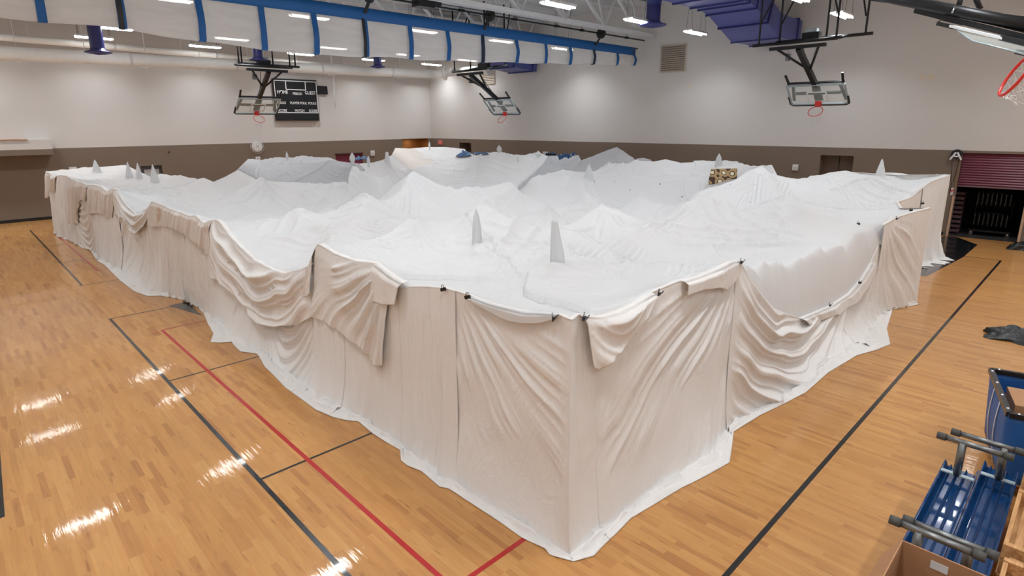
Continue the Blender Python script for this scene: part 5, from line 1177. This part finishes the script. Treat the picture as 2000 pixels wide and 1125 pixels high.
# black bags on the floor
def bag(c, L_, W_, H_, rz, seed, label):
    n, m = 48, 30; u = np.linspace(0, 2*math.pi, n, endpoint=False); G = np.zeros((n+1, m, 3))
    for i in range(n+1):
        th = u[i % n]
        for j in range(m):
            ph = math.pi/2*j/(m-1); r = math.cos(ph)**.7 if ph < math.pi/2 else 0
            k = 1+.22*float(sn(np.array(math.cos(th)*1.5+5), np.array(math.sin(th)*1.5+ph*.6), seed, .6, 3))
            G[i, j] = (L_/2*r*k*math.cos(th), W_/2*r*k*math.sin(th), H_*math.sin(ph)**1.3*(1+.5*float(sn(np.array(math.cos(th)*r*2), np.array(math.sin(th)*r*2), seed+1, .9, 3)))+.004)
    o = MB().grid(G, flip=True).build('trash_bag', M['bag']); o.location = c; o.rotation_euler = (0, 0, rz); return tag(o, label, 'bag')
bag((13.35, .5, 0), 1.35, .75, .17, -1.25, 3, 'crumpled black plastic bag lying on the floor at the right edge')
bag((23.0, 1.35, 0), 1.0, .6, .2, -1.3, 8, 'crumpled black bag on the floor in front of the roll-up door')

# ------------------------------------------------------------------ lower right: laundry cart, upturned benches, crates, box
def quadbox(C8, name, m, parent=None, bevel=0, o0=None):
    mb = MB(); C8 = [np.array(c, float)-(o0 if o0 is not None else 0) for c in C8]
    mb.add(C8, [(3, 2, 1, 0), (4, 5, 6, 7), (0, 1, 5, 4), (1, 2, 6, 5), (2, 3, 7, 6), (3, 0, 4, 7)]); return mb.build(name, m, parent, bevel=bevel)
ct = empty('laundry_cart', (7.95, .0, 0), 'blue canvas laundry cart with black rim and white stripes', 'cart'); o0 = np.array([7.95, 0., 0.])
zr = .92; x0, x1, y0, y1 = 7.28, 8.5, -.55, .60
E1 = np.array([.973, .232]); E2 = np.array([.232, -.973]); A0 = np.array([7.28, .31]); tops = [tuple(A0+E2*.95), tuple(A0+E1*1.27+E2*.95), tuple(A0+E1*1.27), tuple(A0)]; cxx, cyy = A0+E1*.635+E2*.475
bots = [(cxx+(x-cxx)*.93, cyy+(y-cyy)*.9) for x, y in tops]
mb = MB(); rings = []
for v in np.linspace(0, 1, 9):
    ring = []
    for k in range(4):
        a, b = tops[k], tops[(k+1) % 4]; c_, d_ = bots[k], bots[(k+1) % 4]
        for t in np.linspace(0, 1, 9)[:-1]:
            p = np.array([a[0]*(1-t)+b[0]*t, a[1]*(1-t)+b[1]*t])*v+np.array([c_[0]*(1-t)+d_[0]*t, c_[1]*(1-t)+d_[1]*t])*(1-v)
            bul = .035*math.sin(math.pi*v)*math.sin(math.pi*t); q = (p-np.array([cxx, cyy])); p = p+q/np.linalg.norm(q)*bul; ring.append((p[0], p[1], .16+(zr-.16)*v))
    rings.append(ring+ring[:1])
mb.grid(np.array(rings)-o0); mb.build('canvas_body', M['bluefab'], ct, solid=.01)
quadbox([(*bots[0], .14), (*bots[1], .14), (*bots[2], .14), (*bots[3], .14), (*bots[0], .18), (*bots[1], .18), (*bots[2], .18), (*bots[3], .18)], 'base_board', M['wood'], ct, o0=o0)
mb = MB()
for k in range(4):
    a, b = tops[k], tops[(k+1) % 4]; mb.bar(np.array([*a, zr])-o0, np.array([*b, zr])-o0, .05, .05)
    
mb.build('rim_band', M['blackplastic'], ct)
for k in range(4):
    a, b = np.array(tops[k]), np.array(tops[(k+1) % 4])
    for t in (.08, .36, .64, .92):
        p = a*(1-t)+b*t; MB().lathe([(.014, 0), (.010, .008), (.001, .01)], (p[0]-o0[0], p[1]-o0[1], zr+.025), 10).build('rivet', M['chrome'], ct)
for t in (.32, .62):
    P = []
    for v in np.linspace(0, 1, 8):
        a, b = np.array(bots[3]), np.array(bots[2]); c_, d_ = np.array(tops[3]), np.array(tops[2])
        p = (a*(1-t)+b*t)*(1-v)+(c_*(1-t)+d_*t)*v; P.append((p[0]+E2[0]*-(.014+.035*math.sin(math.pi*v)*math.sin(math.pi*t))-o0[0], p[1]-E2[1]*(.014+.035*math.sin(math.pi*v)*math.sin(math.pi*t)), .16+(zr-.18)*v))
    mb = MB(); mb.grid(np.array([[(x-.012, y-.003, z) for x, y, z in P], [(x+.012, y+.003, z) for x, y, z in P]])); mb.build('white_stripe', M['signwhite'], ct, solid=.004)
for x, y in [tuple(A0+E1*a_+E2*b_) for a_ in (.14, 1.13) for b_ in (.14, .81)]:
    if 1:
        cf = MB().bar((x-o0[0], y, .08), (x-o0[0], y, .15), .05, .04).build('caster_fork', M['chrome'], ct); MB().tube([(x-o0[0], y-.015, .06), (x-o0[0], y+.015, .06)], .06, 16).build('caster_wheel', M['rubber'], cf)
_o = MB().box((.45, -.55, .5), (.98, -.12, .86)).build('cardboard_box', M['card'], bevel=.004); _o.location = (*A0, 0); _o.rotation_euler = (0, 0, math.radians(13.4)); tag(_o, 'closed cardboard box inside the blue laundry cart', 'box')
_o = MB().box((.07, -.42, .45), (.38, -.05, .76)).build('plastic_tub', mat('mustard_plastic', srgb(130, 100, 30), .5), bevel=.01); _o.location = (*A0, 0); _o.rotation_euler = (0, 0, math.radians(13.4)); tag(_o, 'mustard yellow tub inside the blue laundry cart', 'tub')

# upturned benches with T-shaped pipe feet
def bench(yc, x0, x1, zt, ypost, pipes, label):
    r = empty('upturned_bench', (x0, yc, zt), label, 'bench', 'upturned blue benches'); o0 = np.array([x0, yc, zt]); w = .265
    ys = np.array([-.5, -.47, -.40, -.36, -.20, -.16, -.13, .02, .06, .10, .26, .30, .40, .47, .5])*w
    zs = np.array([.035, .035, -.02, -.02, -.02, .012, -.02, -.02, .012, -.02, -.02, .012, -.02, .035, .035])
    xs = np.linspace(x0, x1, 8); G = np.array([[(x-x0, y, z) for y, z in zip(ys, zs)] for x in xs])
    MB().grid(G, smooth=False).build('ribbed_seat', M['bluesteel'], r, solid=.006, bevel=.003)
    for s in (-.5, .5): MB().bar((0, s*w, 0), (x1-x0, s*w, 0), .008, .09).build('side_lip', M['bluesteel'], r)
    for (px_, pz, ya, yb) in pipes:
        xq = px_-x0; 
        mt = MB(); mt.bar((xq, -.48*w, .05), (xq, .48*w, .05), .05, .012); mt.build('foot_bracket', M['bframe'], r)
        MB().tube([(xq, ypost-yc, .04), (xq, ypost-yc, pz-zt)], .033, 14).build('leg_post', M['steel'], r)
        pp = MB().tube([(xq, ya-yc, pz-zt), (xq, yb-yc, pz-zt)], .027, 14).build('foot_pipe', M['steel'], r)
        for e, s in ((ya, -1), (yb, 1)): MB().tube([(xq, e-yc-s*.06, pz-zt), (xq, e-yc+s*.012, pz-zt)], .035, 14).build('rubber_cap', M['rubber'], pp)
    return r
bench(.545, 4.72, 6.72, .45, .55, [(4.76, .83, .17, .73), (6.48, .84, .19, .74)], 'upturned blue ribbed bench with pipe feet, the one nearer the open floor')
bench(.265, 4.80, 6.98, .45, .26, [(4.87, .81, .11, .665), (6.68, .83, .13, .66)], 'upturned blue ribbed bench with pipe feet, the one beside the wooden crates')
# what the benches lie on
for y, lab in ((.5, 'low wooden dolly under the upturned bench nearer the open floor'), (.26, 'low wooden dolly under the upturned bench beside the crates')):
    r = empty('wooden_dolly', (5.8, y, 0), lab, 'dolly')
    for x in (-.8, 0, .8): MB().box((x-.05, -.1, .08), (x+.05, .1, .40)).build('riser_block', M['wood'], r)
    MB().box((-.95, -.11, .0), (.95, .11, .08)).build('bottom_board', M['wood'], r)
# wooden crates standing to the right
def crate(lo, hi, label, nb=4):
    lo, hi = np.array(lo, float), np.array(hi, float); c = (lo+hi)/2; c[2] = lo[2]
    r = empty('wooden_crate', c, label, 'crate', 'pine crates'); a, b = lo-c, hi-c
    for k in range(nb):                             # top slats along x
        y0 = a[1]+(b[1]-a[1])*k/nb; y1 = a[1]+(b[1]-a[1])*(k+.86)/nb
        MB().box((a[0]+.02, y0+.01, b[2]-.16), (b[0]-.02, y1, b[2]-.14)).build('slat', M['wood'], r)
    for x in (a[0], b[0]-.05): MB().box((x, a[1], b[2]-.09), (x+.05, b[1], b[2])).build('end_rail', M['wood'], r, bevel=.004)
    for y in (a[1], b[1]-.03): MB().box((a[0]+.05, y, b[2]-.09), (b[0]-.05, y+.03, b[2]-.01)).build('side_rail', M['wood'], r, bevel=.004)
    for x in (a[0], b[0]-.05):
        for y in (a[1], b[1]-.05): MB().box((x, y, 0), (x+.05, y+.05, b[2]-.09)).build('corner_post', M['wood'], r)
    for z in (.06, (b[2])*.45):
        MB().box((a[0]-.012, a[1], z), (a[0], b[1], z+.1)).build('side_slat', M['wood'], r)
        MB().box((a[0], b[1], z), (b[0], b[1]+.012, z+.1)).build('side_slat', M['wood'], r)
    return r
crate((5.32, -.62, 0), (6.30, .10, .66), 'pine crate with slatted tray top beside the upturned benches')
crate((4.45, -.62, 0), (5.22, .075, .62), 'pine crate nearest the camera at the lower right corner')
crate((6.36, -.6, 0), (7.1, .09, .86), 'taller pine crate standing next to the laundry cart')
# open cardboard box in front
bx = empty('open_cardboard_box', (4.07, .31, 0), 'open cardboard box with flaps up at the bottom right edge', 'box')
W2, D2, Hh = .38, .29, .90
for nme, lo, hi, mm in (('box_wall', (-W2, -D2, 0), (-W2+.006, D2, Hh), 'card'), ('box_wall', (W2-.006, -D2, 0), (W2, D2, Hh), 'card'), ('box_wall', (-W2, -D2, 0), (W2, -D2+.006, Hh), 'card'), ('box_wall', (-W2, D2-.006, 0), (W2, D2, Hh), 'card'), ('box_bottom', (-W2, -D2, 0), (W2, D2, .008), 'cardd')): MB().box(lo, hi).build(nme, M[mm], bx)
MB().add([(W2, -D2, Hh), (W2, D2, Hh), (W2+.12, D2-.02, Hh-.12), (W2+.12, -D2+.02, Hh-.12)], [(0, 1, 2, 3)]).build('flap', M['card'], bx, solid=.005)
MB().add([(-W2, D2, Hh), (W2, D2, Hh), (W2-.03, D2+.10, Hh-.16), (-W2+.03, D2+.10, Hh-.16)], [(3, 2, 1, 0)]).build('flap', M['card'], bx, solid=.005)
MB().add([(-W2, -D2, Hh), (W2, -D2, Hh), (W2, -D2-.2, Hh+.04), (-W2, -D2-.2, Hh+.04)], [(0, 1, 2, 3)]).build('flap', M['card'], bx, solid=.005)
tl = MB().box((-.03, -.05, 0), (.03, .05, .003)).build('packing_label', M['signwhite'], bx); tl.location = (W2-.012, .06, Hh-.08); tl.rotation_euler = (0, math.pi/2, 0)
rgx = random.Random(4)
for k in range(9):
    x, y = 4.2+rgx.uniform(-.1, .12), .22+rgx.uniform(-.14, .02); dx, dy = rgx.uniform(-.1, .1), rgx.uniform(-.1, .1)
    tag(MB().tube([(x, y, .3), (x+dx*.3, y+dy*.3, .6), (x+dx, y+dy, .92)], .006, 6).build('metal_rod', M['steel'], loc=(x, y, .3)), 'thin dark metal rod standing in the open cardboard box', 'rod', 'metal rods in the cardboard box')
